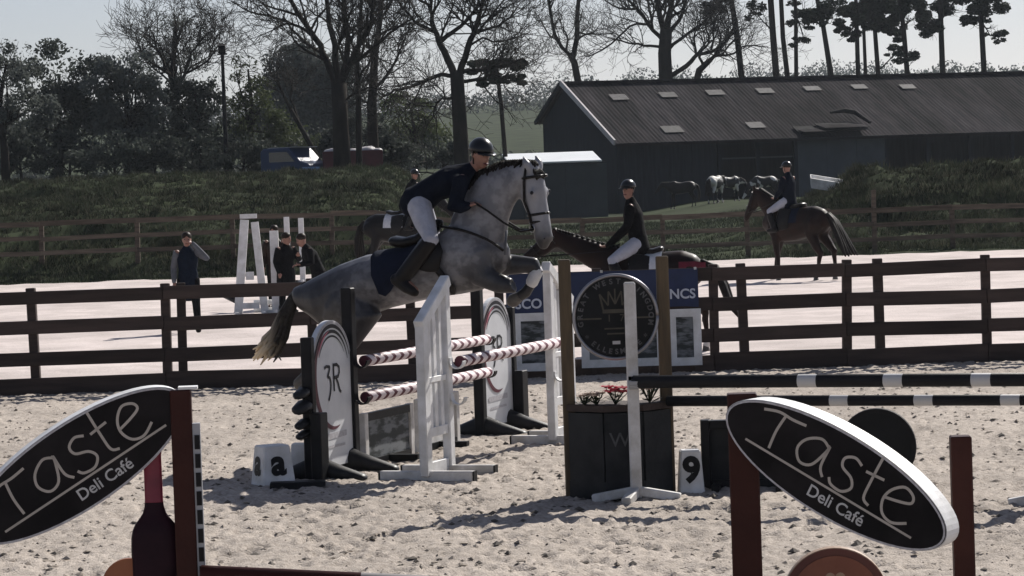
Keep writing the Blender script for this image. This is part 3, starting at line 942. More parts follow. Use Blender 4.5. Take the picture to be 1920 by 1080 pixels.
GL = 'leafy trees along the left bank'
leafy_tree('round_tree', 'rounded tree with fine open crown against the sky, tallest on the left', 165, 332, 300,
           [(318, 75, 62, 45), (285, 90, 40, 40), (365, 92, 42, 36), (325, 45, 42, 22), (340, 120, 60, 30)], 2600, 0.13, 'leafgrey', 17, GL)
bare_tree('bare_tree', 'bare forked tree inside the rounded crown on the left', 162, [(333, 300, 20), (330, 220, 17), (328, 175, 15)],
          [([(327, 185), (318, 140), (300, 100), (285, 60)], 9, 3), ([(331, 182), (345, 140), (360, 100), (380, 70)], 8, 3), ([(322, 160), (325, 110), (330, 60), (325, 25)], 7, 2),
           ([(318, 140), (275, 110), (255, 70)], 6, 2), ([(345, 140), (380, 120), (405, 95)], 5, 2)], (12, 7, 5), 2.4, GL)
leafy_tree('bushy_tree', 'dark bushy tree at the left end below the rounded crown', 158, 240, 310, [(232, 150, 62, 55), (215, 230, 70, 70), (275, 235, 60, 60), (250, 120, 40, 34), (215, 160, 50, 55), (290, 190, 40, 45)], 9000, 0.22, 'leafgrey', 16, GL)
leafy_tree('bushy_tree', 'broad dark tree between the rounded crown and the tall lamp', 160, 380, 310, [(365, 200, 55, 52), (340, 255, 70, 55), (400, 250, 50, 60), (398, 175, 35, 40), (330, 200, 40, 45)], 9000, 0.2, 'leafdark', 15, GL)
leafy_tree('spring_tree', 'olive green budding tree between the lamp and the domed tree', 163, 470, 310, [(470, 210, 50, 55), (445, 255, 45, 50), (510, 240, 48, 55), (458, 130, 26, 30), (545, 262, 45, 40), (480, 165, 40, 26)], 5200, 0.18, 'leafspring', 13, GL)
leafy_tree('domed_tree', 'great smooth domed grey tree behind the thick forked trunk', 250, 560, 300, [(560, 160, 72, 80), (530, 200, 62, 70), (600, 190, 70, 80), (565, 110, 46, 38), (620, 240, 60, 60), (520, 240, 50, 60), (640, 150, 50, 60)], 20000, 0.34, 'leafgrey', 22, GL, dense=0.85)
leafy_tree('bushy_tree', 'low dark thicket of trees behind the parked vehicles', 172, 610, 310, [(600, 265, 60, 38), (660, 258, 60, 42), (560, 275, 50, 30), (720, 262, 50, 42)], 5200, 0.2, 'leafdark', 10, GL)
leafy_tree('spring_tree', 'grey green bushy tree behind the jumping rider', 175, 780, 310, [(770, 240, 50, 45), (745, 200, 40, 36), (815, 260, 44, 40), (790, 205, 30, 30)], 4200, 0.18, 'leafspring', 11, GL)
leafy_tree('bushy_tree', 'dark low thicket directly behind the rider shoulder', 165, 830, 320, [(815, 285, 50, 32), (868, 288, 40, 28), (760, 292, 40, 28)], 4200, 0.18, 'leafdark', 9, GL)
leafy_tree('bushy_tree', 'tall dark tree mass at the far left edge of the bank', 160, 110, 310, [(110, 140, 75, 60), (70, 220, 85, 75), (150, 230, 70, 70)], 6500, 0.24, 'leafdark', 18, GL)
leafy_tree('spring_tree', 'pale budding tree standing alone at the left end of the bank', 150, 10, 310, [(20, 120, 60, 50), (-10, 200, 70, 60), (55, 210, 50, 60)], 4500, 0.2, 'leafgrey', 15, GL)
bare_tree('leaning_tree', 'leaning bare trunk slanting down beside the blue van', 158, [(598, 300, 10), (570, 250, 9), (545, 205, 8)],
          [([(545, 205), (525, 165), (510, 140), (500, 110)], 6, 2), ([(560, 230), (545, 185), (548, 150)], 5, 2)], (9, 6, 4), 1.8, GL)

for i, (x, w, lab) in enumerate([(215, 60, 'low dark bush at the left foot of the trees on the bank'), (290, 60, 'low dark bush under the rounded crown on the bank'), (372, 55, 'low dark bush beside the foot of the lamp post'), (455, 60, 'low dark bush left of the parked van'), (735, 50, 'low dark bush right of the parked trailer'), (130, 60, 'low dark bush under the tall tree mass at far left'), (40, 60, 'low dark bush at the outer left end of the bank')]):
    leafy_tree('bush', lab, 152 + i % 3, x, 312, [(x - w * .5, 300, w * .75, 34), (x + w * .5, 298, w * .75, 36), (x, 275, w * .7, 30)], 2200, 0.2, 'leafdark', 6, 'low bushes under the left trees')

# far hedgerow lines
def hedge(label, x0, x1, y, h, n, group='hedgerows on the far hillside'):
    root = thing('hedgerow', label, 'hedge', ((x0 + x1) / 2, y, gzp((x0 + x1) / 2, y)), 0, group)
    o = Vector(root.location)
    cc = []; rr = []
    x = x0
    while x < x1:
        hh = h * random.uniform(0.5, 1.3)
        yy = y + random.uniform(-4, 4)
        cc.append((x - o.x, yy - o.y, gzp(x, yy) - o.z + hh * 0.45)); rr.append((h * random.uniform(.6, 1.2), h * .6, hh * .55))
        x += h * random.uniform(0.5, 1.0)
    soup_mesh('foliage', leaf_cloud(cc, rr, n * 2, 0.18 + h * 0.045), 4, M['leafdark'], root)
    m = MB()
    for c in cc[::2]:
        m.tube([(c[0], c[1], c[2] - h * .6), (c[0] + .2, c[1], c[2])], [0.12, 0.05], 5)
    m.build('stem', M['bark'], root)['kind'] = 'stuff'
    return root


hedge('dark hedgerow across the nearest green field on the hillside', -75, 90, 330, 1.6, 9000)
hedge('tree lined hedgerow high on the hillside', -150, 190, 680, 5, 8000)
hedge('wooded skyline along the top of the hill', -230, 280, 980, 7, 12000)

# ------------------------------------------------------------------ arena fence
FY = 37.6
fence = thing('arena_fence', 'dark timber post and rail fence with kickboard across the arena', 'fence', (0, FY, 0))
post_px = [-130, 60, 305, 335, 580, 770, 935, 1120, 1335, 1395, 1585, 1648, 1850, 2040]
post_x = [(p - 960) / F * FY for p in post_px]
pm = None
for x in post_x:
    if pm is None:
        o = MB().box((0, 0, 0.67), (0.115, 0.10, 1.40)).build('post', M['fence'], fence, bevel=0.008)
        pm = o.data
    else:
        o = link('post', pm, None, fence)
    o.location = (x + random.gauss(0, .01), 0.07, 0); o.rotation_euler = (random.gauss(0, .012), random.gauss(0, .012), random.gauss(0, .1))
rails = [(1.245, 0.165), (0.865, 0.17), (0.475, 0.17), (0.13, 0.23)]
bays = [0, 2, 4, 6, 8, 10, 12, 13]
for z, h in rails:
    for a, b in zip(bays[:-1], bays[1:]):
        x0, x1 = post_x[a] + 0.004, post_x[b] - 0.004
        d0, d1 = random.gauss(0, .008), random.gauss(0, .008)
        o = MB().bar((x0, 0, z + d0), (x1, 0, z + d1), h * random.uniform(0.96, 1.04), 0.036).build('kickboard' if z < .2 else 'rail', M['fence'], fence, bevel=0.006)
        o.location.y = random.uniform(-0.004, 0.002)

# ------------------------------------------------------------------ far fence
FY2 = 88.5
f2 = thing('field_fence', 'weathered post and rail fence behind the schooling arena', 'fence', (0, FY2, 0))
p2 = [-60, 80, 260, 440, 625, 712, 905, 1094, 1246, 1406, 1560, 1643, 1790, 1960]
x2 = [(p - 960) / F * FY2 for p in p2]
for i, x in enumerate(x2):
    h = 1.36 if p2[i] != 1643 else 1.9
    o = MB().box((0, 0, h / 2 - 0.05), (0.14, 0.13, h + .1)).build('post', M['fence_old'], f2, bevel=0.01)
    o.location = (x, 0.09, gzp(x, FY2) - 0.02); o.rotation_euler = (0, random.gauss(0, .015), 0)
for z, h in ((1.28, 0.15), (0.85, 0.13), (0.42, 0.13)):
    for a, b in zip(range(0, len(x2) - 1), range(1, len(x2))):
        MB().bar((x2[a] + .004, 0, z + gzp(x2[a], FY2) + random.gauss(0, .015)), (x2[b] - .004, 0, z + gzp(x2[b], FY2) + random.gauss(0, .015)), h, 0.04).build('rail', M['fence_old'], f2)

# ------------------------------------------------------------------ barn
BR = math.radians(20)
barn = thing('barn', 'long dark open fronted barn with low grey roof', 'barn', (6.62, 180, 0.55), BR)
LB = 34.0
# local: x along the length, y towards the back; eave front z, ridge, rear eave
ze, zr, zb = 4.78 - .55, 8.5 - .55, 6.27 - .55
yr_, yb = 8.1, 12.5


def roof_sheet(y0, z0, y1, z1, n):
    mb = MB(); pitch = LB / n
    vs = []; fs = []
    for i in range(n * 2 + 1):
        x = -0.35 + i * (LB + 0.7) / (n * 2)
        o = (0.028 if i % 2 else 0.0) + random.gauss(0, .004)
        vs += [(x, y0, z0 + o), (x, (y0 + y1) / 2, (z0 + z1) / 2 + o - 0.03), (x, y1, z1 + o)]
    for i in range(n * 2):
        for k in range(2):
            a = 3 * i + k
            fs.append((a, a + 3, a + 4, a + 1))
    return mb.add(vs, fs)


fr = roof_sheet(-0.5, ze - 0.23, yr_, zr, 130).build('roof', M['barnroof'], barn)
roof_sheet(yr_, zr + 0.01, yb + 0.4, zb - 0.18, 130).build('roof', M['barnroof'], barn)
MB().bar((-0.4, yr_, zr + 0.08), (LB + 0.4, yr_, zr + 0.08), 0.14, 0.5).build('ridge_cap', M['barnroof'], fr)
sl_ = (zr - ze) / (yr_)


def onroof(x, f):
    y = -0.3 + f * (yr_ + 0.2)
    return Vector((x, y, ze - 0.14 + (y + .3) * (zr - ze + .14) / (yr_ + .3)))


nrm = Vector((0, -(zr - ze), yr_)).normalized()
RF = Matrix.Rotation(math.atan2(zr - ze, yr_), 3, 'X')
for x, f, w, h in [(2.6, .74, 1.1, .9), (6.0, .76, 1.1, .8), (9.3, .78, 1.15, .8), (12.8, .79, 1.1, .8), (16.2, .81, 1.1, .7), (19.6, .82, 1.0, .7), (23, .8, 1.0, .7), (4.1, .17, 1.3, 1.0), (9.8, .2, 1.1, .9)]:
    MB().box(onroof(x, f) + nrm * 0.075, (w, h, 0.02), RF).build('roof_light', M['barnlight'], fr)
# torn sheets at the eave
for x, w, f, up_ in [(12.95, 1.5, .06, .30), (15.3, 3.0, .10, .42)]:
    c = onroof(x, f) + nrm * up_ * 0.6
    MB().box(c, (w, 1.4, 0.03), Matrix.Rotation(math.atan2(zr - ze, yr_) - 0.25, 3, 'X')).build('torn_sheet', M['barnroof'], fr)
    MB().box(onroof(x - 0.2, f + .02) + nrm * 0.10, (w * 0.9, 1.2, 0.05), RF).build('hole_shade_sheet', M['dark'], fr)  # dark sheet laid on the roof, painting the shade inside a hole
pts = [(17.4, .14, 0.25), (16.9, .28, .42), (16.2, .30, .5), (15.2, .28, .45)]
MB().tube([onroof(a, b) + nrm * c for a, b, c in pts], [.10, .16, .16, .08], 6).build('bent_flashing', M['dark'], fr)
# gable and walls
MB().prism([(0, -0.3), (0, ze - .2), (yr_, zr - .08), (yb, zb - .08), (yb, -0.3)], 0.0, 0.18, lambda x, y, z: Vector((y, x, z))).build('gable_wall', M['clad'], barn)
MB().bar((-0.38, -0.55, ze - 0.16), (-0.38, yr_, zr + 0.08), 0.34, 0.12, (1, 0, 0)).build('barge_board', M['barge'], barn)  # front slope board coloured pale for its sunlit edge, rear one dark
MB().bar((-0.38, yr_, zr + 0.08), (-0.38, yb + .4, zb - 0.08), 0.24, 0.12, (1, 0, 0)).build('barge_board', M['clad'], barn)
MB().box((LB / 2, yb - 0.1, zb / 2 - .2), (LB, 0.15, zb)).build('rear_wall', M['clad'], barn)
MB().box((LB - .1, yr_ / 2 + 2, 2.2), (0.15, yb - .2, 5.0)).build('end_wall', M['clad'], barn)
# front: boarded bays, open bays, grey sheeted bay
for i in range(8):
    x = 0.4 + i * 0.8
    MB().box((x + 0.1, 0.05 + 0.02 * (i % 2), 1.85), (0.79, 0.07, 4.4)).build('boarding', M['clad'], barn)
for x in (6.75, 9.3, 11.85, 18.1, 21.0, 24.0, 27.0, 30.0, 33.6):
    MB().box((x, 0.1, 1.9), (0.24, 0.24, 4.4)).build('post', M['clad'], barn)
MB().box((9.3, 0.12, 2.9), (5.0, 0.05, 0.10)).build('feed_rail', M['cladgrey'], barn)
for i in range(3):
    MB().box((12.95 + i * 2.05, 0.06 + .02 * (i % 2), 1.9), (2.03, 0.06, 4.5)).build('sheet_panel', M['cladgrey'], barn)
MB().bar((-0.3, -0.52, ze - 0.32), (LB, -0.52, ze - 0.32), 0.16, 0.12).build('gutter', M['dark'], barn)
for x in (18.1, 24.0):
    MB().box((x + 1.5, 5.5, 1.7), (2.6, 0.12, 3.6)).build('partition', M['clad'], barn)
MB().box((14, 8.0, 1.2), (12, 3.0, 2.6)).build('hay_stack', M['dark'], barn) if False else None

# lean-to shed beside the gable
shp = P(1033, 390, 166)
shed = thing('shed', 'low grey lean-to shed with bright pale flat roof beside the barn gable', 'shed', (shp.x + .3, 166, gzp(shp.x, 166)), math.radians(6))
ztop = P(1080, 302, 166).z - gzp(shp.x, 166)
w_ = 5.8
for i in range(5):
    MB().box((-w_ / 2 + 0.58 + i * 1.16, -0.03 * (i % 2), ztop / 2 - .1), (1.15, 0.08, ztop - .1)).build('sheet_panel', M['shed'], shed)
MB().box((w_ / 2 - .05, 1.6, ztop / 2 - .1), (0.08, 3.0, ztop - .1)).build('side_wall', M['shed'], shed)
MB().box((-w_ / 2 + .05, 1.6, ztop / 2 - .1), (0.08, 3.0, ztop - .1)).build('side_wall', M['shed'], shed)
MB().bar((0, -.35, ztop - .03), (0, 3.3, ztop + .52), 0.09, w_ - .6, (1, 0, 0)).build('roof', M['shedroof'], shed, bevel=0.02)

# ------------------------------------------------------------------ far bits
lp = P(425, 300, 152)
lamp = thing('lamp_post', 'tall dark lamp post with floodlight head left of the big bare tree', 'lamp post', (lp.x, 152, gzp(lp.x, 152)))
zt = P(412, 98, 152).z - lamp.location.z
MB().tube([(0, 0, -.2), (-.02, 0, zt)], [0.14, 0.08], 8).build('pole', M['dark'], lamp)
MB().box((-.02, -0.1, zt + .18), (0.36, 0.3, 0.42), Matrix.Rotation(.5, 3, 'X')).build('floodlight', M['dark'], lamp, bevel=0.03)
MB().box((-.02, 0, zt - .1), (0.5, 0.08, 0.08)).build('bracket', M['dark'], lamp)

vp = P(553, 320, 150)
van = thing('parked_van', 'dark blue parked van with sky reflection painted pale blue on its windscreen on the bank top', 'van', (vp.x, 150, gzp(vp.x, 150) - .05), math.radians(-35))
MB().prism([(-1.5, .35), (-1.5, 1.95), (-1.3, 2.1), (.35, 2.1), (1.05, 1.42), (1.62, 1.25), (1.68, .35)], -0.9, 0.9).build('body', M['vanblue'], van, bevel=0.06)
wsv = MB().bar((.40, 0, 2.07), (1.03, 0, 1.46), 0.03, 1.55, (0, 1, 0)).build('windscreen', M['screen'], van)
MB().prism([(-.9, 1.4), (-.9, 1.9), (.25, 1.9), (.75, 1.4)], -0.915, -0.90).build('side_window', M['glass'], van)
MB().box((-.1, 0, 2.125), (1.9, 1.6, 0.03)).build('roof_panel', M['silver'], van)
for x in (-.95, 1.05):
    for y in (-.85, .85):
        MB().lathe([(.06, -.1), (.33, -.1), (.33, .1), (.06, .1)], 14).build('wheel', M['tyre'], van)
        w_o = van.children[-1]; w_o.rotation_euler = (R(90), 0, 0); w_o.location = (x, y, .33)
for y in (-.6, .6):
    MB().box((1.69, y, .85), (.04, .26, .16)).build('headlight', M['glass'], van)
MB().box((1.70, 0, .48), (.1, 1.7, .18)).build('bumper', M['black'], van)

tp = P(662, 325, 150)
tr = thing('parked_trailer', 'dull red parked trailer with pale load on the bank top', 'trailer', (tp.x, 150, gzp(tp.x, 150) - .05), math.radians(4))
tr.scale = (1.2, 1.2, 1.25)
MB().box((0, 0, 1.05), (2.5, 1.7, .85)).build('body', M['vanred'], tr, bevel=0.03)
MB().box((-.2, 0, .58), (3.0, .3, .12)).build('chassis', M['black'], tr)
for x, w, h in ((-.85, .5, .28), (-.05, .5, .20), (.55, .55, .34), (1.0, .35, .18)):
    MB().loft([((x - w / 2, 0, 1.45), (0, 0, h * .4), (0, .6, 0)), ((x, 0, 1.47), (0, 0, h * .5), (0, .75, 0)), ((x + w / 2, 0, 1.45), (0, 0, h * .6), (0, .6, 0))], 10).build('covered_load', M['barge'], tr, True)
for y in (-.9, .9):
    MB().lathe([(.06, -.1), (.33, -.1), (.33, .1), (.06, .1)], 14).build('wheel', M['tyre'], tr)
    w_o = tr.children[-1]; w_o.rotation_euler = (R(90), 0, 0); w_o.location = (0, y, .35)

tq = P(1549, 352, 100)
trough = thing('feed_trough', 'white trough tipped on the weedy bank behind the far bay horse', 'trough', (tq.x, 100, gzp(tq.x, 100) + .34), 0)
trough.rotation_euler = (math.radians(18), math.radians(11), 0)
MB().prism([(-.56, .17), (.56, .17), (.48, -.17), (-.48, -.17)], -.22, -.19).build('side', M['white'], trough)
MB().prism([(-.56, .17), (.56, .17), (.48, -.17), (-.48, -.17)], .19, .22).build('side', M['white'], trough)
MB().box((0, 0, -.16), (.96, .38, .03)).build('base', M['white'], trough)
for s in (-1, 1):
    MB().bar((s * .55, 0, .17), (s * .47, 0, -.16), .03, .38).build('end', M['white'], trough)

# ------------------------------------------------------------------ front oxer
TH = math.radians(70)               # wing planes: local x runs away from the camera, local -y faces right and forward
U = Vector((math.cos(TH), math.sin(TH), 0)); N = Vector((math.sin(TH), -math.cos(TH), 0))
A0 = G(668, 884); A0.z = 0
PL = 3.1
A1 = A0 + U * PL
B0 = G(848, 893); B0.z = 0
B1 = B0 + U * 2.6


def arc(cx, cz, r, a0, a1, n=28, rz=None):
    return [(cx + r * math.cos(a0 + (a1 - a0) * i / n), cz + (rz or r) * math.sin(a0 + (a1 - a0) * i / n)) for i in range(n + 1)]


def smooth(pts, k=5):
    out = []
    m = len(pts)
    for i in range(m - 1):
        a, b, c, d = pts[max(i - 1, 0)], pts[i], pts[i + 1], pts[min(i + 2, m - 1)]
        for j in range(k):
            u = j / k
            out.append(tuple(.5 * (2 * b[q] + (c[q] - a[q]) * u + (2 * a[q] - 5 * b[q] + 4 * c[q] - d[q]) * u * u + (-a[q] + 3 * b[q] - 3 * c[q] + d[q]) * u ** 3) for q in (0, 1)))
    return out + [pts[-1]]


def jump_cup(parent, x, y, z, m):
    mb = MB()
    for k in range(7):
        a0 = math.pi + math.pi * k / 7; a1 = math.pi + math.pi * (k + 1) / 7
        mb.bar((x, y + .062 * math.cos(a0), z + .062 * math.sin(a0)), (x, y + .062 * math.cos(a1), z + .062 * math.sin(a1)), .012, .07, (1, 0, 0))
    mb.bar((x, y + .062, z), (x, y + .062, z + .03), .012, .07, (1, 0, 0))
    return mb.build('pole_cup', m, parent)


def logo_wing(label, loc, s, group):
    """pale oval topped logo wing between black posts; s=-1 extends towards the camera"""
    t = thing('jump_wing', label, 'jump wing', loc, TH, group)
    W_ = 1.0
    xs = lambda u: s * u
    MB().box((xs(.05), 0, .81), (.10, .10, 1.62)).build('post', M['black'], t, bevel=.008)
    MB().box((xs(W_ - .04), 0, .62), (.08, .10, 1.24)).build('post', M['black'], t, bevel=.008)
    MB().box((xs(W_ - .02), -.09, .30), (.16, .10, .60)).build('post_block', M['black'], t, bevel=.008)
    cx = xs(W_ / 2); hw = .44; cz = .93; rz = .43
    out = [(cx + hw, .10), (cx + hw, cz)] + arc(cx, cz, hw, 0, math.pi, 26, rz)[1:-1] + [(cx - hw, cz), (cx - hw, .10)]
    pn = MB().prism(out, -.022, .022).build('panel', M['panel'], t)
    k = -.026
    # ringed emblem
    n = 30
    for r, a0, a1, w, m in ((.425, 2.75, 0.3, .020, 'greyprint'), (.392, 2.85, .30, .034, 'ink'), (.345, 2.9, .25, .030, 'ink'), (.302, 2.7, .5, .018, 'ink')):
        MB().ribbon(arc(cx, cz - .0, r, a0, a1, n, r * .97), [w * math.sin(math.pi * (.12 + .80 * i / n)) for i in range(n + 1)], k).build('emblem_ring', M[m], pn)
    n = 40
    MB().ribbon(arc(cx + .01, cz - .06, .385, 2.05, 5.0, n, .44), [.060 * math.sin(math.pi * (i + .6) / (n + 1.2)) ** .8 for i in range(n + 1)], k - .002).build('emblem_crescent', M['maroon'], pn)
    MB().ribbon(arc(cx + .01, cz - .04, .345, 1.75, 2.7, 14, .385), [.022 * math.sin(math.pi * (i + .3) / 15) for i in range(15)], k - .003).build('emblem_accent', M['pinkline'], pn)
    # monogram: a looped 3 leaning against an R
    o3 = [(-.22, .13), (-.17, .15), (-.11, .145), (-.075, .135), (-.10, .075), (-.135, .03), (-.085, .01), (-.055, -.05), (-.065, -.14), (-.10, -.22), (-.13, -.26)]
    oR = [[(.0, .155), (.0, -.16)], [(-.02, .155), (.09, .155), (.15, .12), (.155, .06), (.12, .01), (.0, -.0)], [(.06, .0), (.11, -.07), (.15, -.16), (.19, -.185)]]
    ms, mz = .72, cz - .07
    MB().ribbon([(cx + a * ms * 1.1, mz + b * ms) for a, b in smooth(o3, 4)], [.026] * 41, k - .001).build('monogram', M['ink'], pn)
    for q in oR:
        MB().ribbon([(cx + (.03 + a) * ms * 1.1, mz + b * ms) for a, b in q], .028, k - .001).build('monogram', M['ink'], pn)
    MB().ribbon([(cx - .28, .36), (cx + .26, .37)], .05, k).build('faded_print', M['greyprint'], pn)
    MB().ribbon([(cx - .24, .27), (cx + .22, .275)], .022, k).build('faded_print', M['greyprint'], pn)
    # feet: low moulded plates either side
    for u in (.12, W_ - .16):
        mb = MB()
        mb.loft([((xs(u), -.42, .035), (0, 0, .035), (.07, 0, 0)), ((xs(u), -.22, .07), (0, 0, .07), (.10, 0, 0)), ((xs(u), 0, .12), (0, 0, .11), (.12, 0, 0)),
                 ((xs(u), .22, .07), (0, 0, .07), (.10, 0, 0)), ((xs(u), .42, .035), (0, 0, .035), (.07, 0, 0))], 10)
        mb.build('foot', M['rubber'], t, True)
    for z in (.98, .66):
        jump_cup(t, xs(.05), -.11, z - .0, M['black'])
    if s < 0:
        for z, w in ((.78, .065), (.66, .085), (.52, .06), (.43, .05)):
            MB().loft([((xs(W_ + .03), .02, z), (0, 0, w * .7), (0, w, 0)), ((xs(W_ + .14), .02, z - .02), (0, 0, w * .55), (0, w * .8, 0))], 10).build('spare_cup', M['rubber'], t, True)
    return t


logo_wing('pale oval logo wing nearer the camera, below the grey horse tail', A0, -1, 'oval logo jump wings')
logo_wing('pale oval logo wing behind the white slatted wing, crossed by a pole', A1, 1, 'oval logo jump wings')


def slat_wing(label, loc, s, group, zt=1.68, W_=.64):
    t = thing('jump_wing', label, 'jump wing', loc, TH, group)
    xs = lambda u: s * u
    zo = zt - .34
    MB().box((xs(.05), 0, zt / 2 + .03), (.10, .075, zt - .06)).build('post', M['white'], t, bevel=.008)
    MB().box((xs(W_ - .05), 0, zo / 2 + .03), (.12, .075, zo - .06)).build('post', M['white'], t, bevel=.008)
    a = Vector((xs(-.01), 0, zt)); b = Vector((xs(W_ + .01), 0, zo - .02))
    MB().bar(a, b, .10, .085).build('top_rail', M['white'], t, bevel=.008)
    for u in (.20, .34, .46):
        z1 = zt - .06 - .34 * u / W_
        MB().bar((xs(u), 0, .42), (xs(u), 0, z1), .07, .03).build('slat', M['white'], t, bevel=.004)
    for z, h in ((.42, .08), (.10, .14), (.86, .05)):
        MB().box((xs(W_ / 2), .003, z), (W_ - .22, .045, h)).build('cross_rail', M['white'], t, bevel=.004)
    for u in (.07, W_ - .07):
        MB().bar((xs(u), -.42, .06), (xs(u), .42, .06), .09, .075, (1, 0, 0)).build('foot', M['white_dirty'], t, bevel=.008)
        for y in (-.425, .425):
            MB().box((xs(u), y, .06), (.08, .012, .09)).build('foot_cap', M['black'], t)
    for z in (.99, .68):
        jump_cup(t, xs(.05), -.105, z, M['white'])
    return t


slat_wing('white slatted wing with sloping top in front of the grey horse belly', B0, -1, 'white slatted jump wings')
slat_wing('white slatted wing with sloping top beside the left brown post', B1, 1, 'white slatted jump wings', 1.70)


def pole(name, label, p, q, r, m, group=None):
    d = (Vector(q) - Vector(p)); L = d.length
    mb = MB(); n = 14; vs = []
    mb.tube([(0, 0, 0), (.004, 0, 0), (L - .004, 0, 0), (L, 0, 0)], [r - .004, r, r, r - .004], n)
    o = mb.build(name, m, None)
    o.location = p
    o.rotation_euler = d.to_track_quat('X', 'Z').to_euler()
    for poly in o.data.polygons: poly.use_smooth = len(poly.vertices) == 4
    return tag(o, label, 'jump pole', group)


GP = 'banded poles of the front jump'
cupz = lambda z: Vector((0, 0, z - .008))
pole('jump_pole', 'upper white pole with dark bands between the two logo wings', A0 + N * .11 + cupz(.98), A1 + N * .11 + cupz(.98), .05, M['polered'], GP)
pole('jump_pole', 'lower white pole with dark bands between the two logo wings', A0 + N * .11 + cupz(.66), A1 + N * .11 + cupz(.66), .05, M['polered'], GP)
pole('jump_pole', 'white pole with dark bands between the two white slatted wings', B0 + N * .105 + cupz(.99), B1 + N * .105 + cupz(.99), .05, M['polered'], GP)

# fillers below the front rail
GF = 'fillers under the front jump'


def filler(label, u0, u1, z1, pic, off):
    t = thing('jump_filler', label, 'filler', A0 + U * u0 + N * off, TH, GF)
    w = u1 - u0
    for x in (.04, w - .04):
        MB().box((x, 0, z1 / 2), (.08, .06, z1)).build('upright', M['white_dirty'], t, bevel=.006)
    MB().box((w / 2, 0, .05), (w - .16, .05, .07)).build('bottom_rail', M['black'], t)
    MB().box((w / 2, 0, z1 - .04), (w - .16, .05, .07)).build('top_rail', M['black'] if pic else M['white_dirty'], t)
    MB().box((w / 2, .005, z1 / 2), (w - .16, .025, z1 - .14)).build('board', M['greencard'] if pic else M['white_dirty'], t)
    MB().bar((w / 2, -.30, .035), (w / 2, .30, .035), .10, .07, (1, 0, 0)).build('foot', M['black'], t)
    return t


filler('dark framed filler under the banded poles beside the near logo wing', .12, 1.28, .50, True, .02)
filler('pale filler under the banded poles behind the white slatted wing', 1.42, 2.45, .52, False, .02)


def block_marker(label, loc, rz, w, h, d, ch, faces, sz, group=None, m='white'):
    t = thing('number_block' if ch else 'marker_block', label, 'marker', loc, rz, group)
    k = .78
    vs = [(-w / 2, -d / 2, 0), (w / 2, -d / 2, 0), (w / 2, d / 2, 0), (-w / 2, d / 2, 0), (-w / 2 * k, -d / 2 * k, h), (w / 2 * k, -d / 2 * k, h), (w / 2 * k, d / 2 * k, h), (-w / 2 * k, d / 2 * k, h)]
    MB().add(vs, [(3, 2, 1, 0), (4, 5, 6, 7), (0, 1, 5, 4), (1, 2, 6, 5), (2, 3, 7, 6), (3, 0, 4, 7)]).build('body', M[m], t, bevel=.012)
    for f in faces:
        tilt = (1 - k) / 2
        if f == 'front':
            fn = lambda x, y, z: Vector((x, -d / 2 + (z + h * .30) * d * tilt / h - .004, z + h * .30))
        else:
            fn = lambda x, y, z: Vector((-w / 2 + (z + h * .30) * w * tilt / h - .004, -x, z + h * .30))
        text('letter', ch, sz, M['black'], t, fn, bold=.012)
    return t


pa = G(513, 914); pa.z = .02
block_marker('white tapered marker block lettered a, left of the near logo wing', pa, R(27), .30, .34, .28, 'a', ('front', 'side'), .30)
pb = G(572, 900); pb.z = .02
block_marker('plain white block between the lettered block and the near logo wing', pb, R(-20), .26, .30, .12, None, (), .3)
pc = G(560, 918)
bd = MB().box((0, 0, .03), (.46, .16, .06)).build('base_board', M['black'], None, bevel=.006)
bd.location = (pc.x, pc.y - .06, .015); bd.rotation_euler = (0, 0, R(2))
tag(bd, 'low black board on the sand in front of the plain white block', 'board')
p9 = G(1296, 930); p9.z = .02
block_marker('white tapered block numbered 9 between the planter and dark framed filler', p9, R(3), .20, .345, .18, '9', ('front',), .27)

# ------------------------------------------------------------------ disc wing with planter
d0 = G(1166, 936); d0.z = 0
dw = thing('disc_wing', 'brown timber wing with a black disc hung between two posts', 'jump wing', d0, R(1))
sx = F / d0.y
for px in (1073, 1257):
    x = (px - 1166) / sx
    MB().box((x, .06, .94), (.095, .095, 1.88)).build('post', M['brownpost'], dw, bevel=.008)
zc = P(1164, 594, d0.y).z
rd = 81 / sx
ring = lambda r, n=56: [(r * math.cos(2 * math.pi * i / n), zc + r * math.sin(2 * math.pi * i / n)) for i in range(n)]
MB().prism(ring(rd - .012), .02, .06).build('disc', M['disc'], dw)
dface = dw.children[-1]
MB().tube([(x, .012, z) for x, z in ring(rd - .01) + ring(rd - .01)[:1]], .014, 8).build('disc_rim', M['rimmetal'], dw, True)
MB().box((0, .10, zc), (2 * 91 / sx, .03, .07)).build('cross_bar', M['brownpost'], dw)


def on_arc(s, r, a_mid, inward, size):
    step = size * .92 / r
    for i, ch in enumerate(s):
        if ch == ' ': continue
        off = (i - (len(s) - 1) / 2) * step
        a = a_mid - off if not inward else a_mid + off
        rot = a - math.pi / 2 if not inward else a + math.pi / 2
        ca, sa = math.cos(rot), math.sin(rot)
        bx, bz = r * math.cos(a), zc + r * math.sin(a)
        text('letter', ch, size, M['discink'], dface, lambda x, y, z, ca=ca, sa=sa, bx=bx, bz=bz: Vector((bx + x * ca - z * sa, .0165, bz + x * sa + z * ca)), bold=.002)


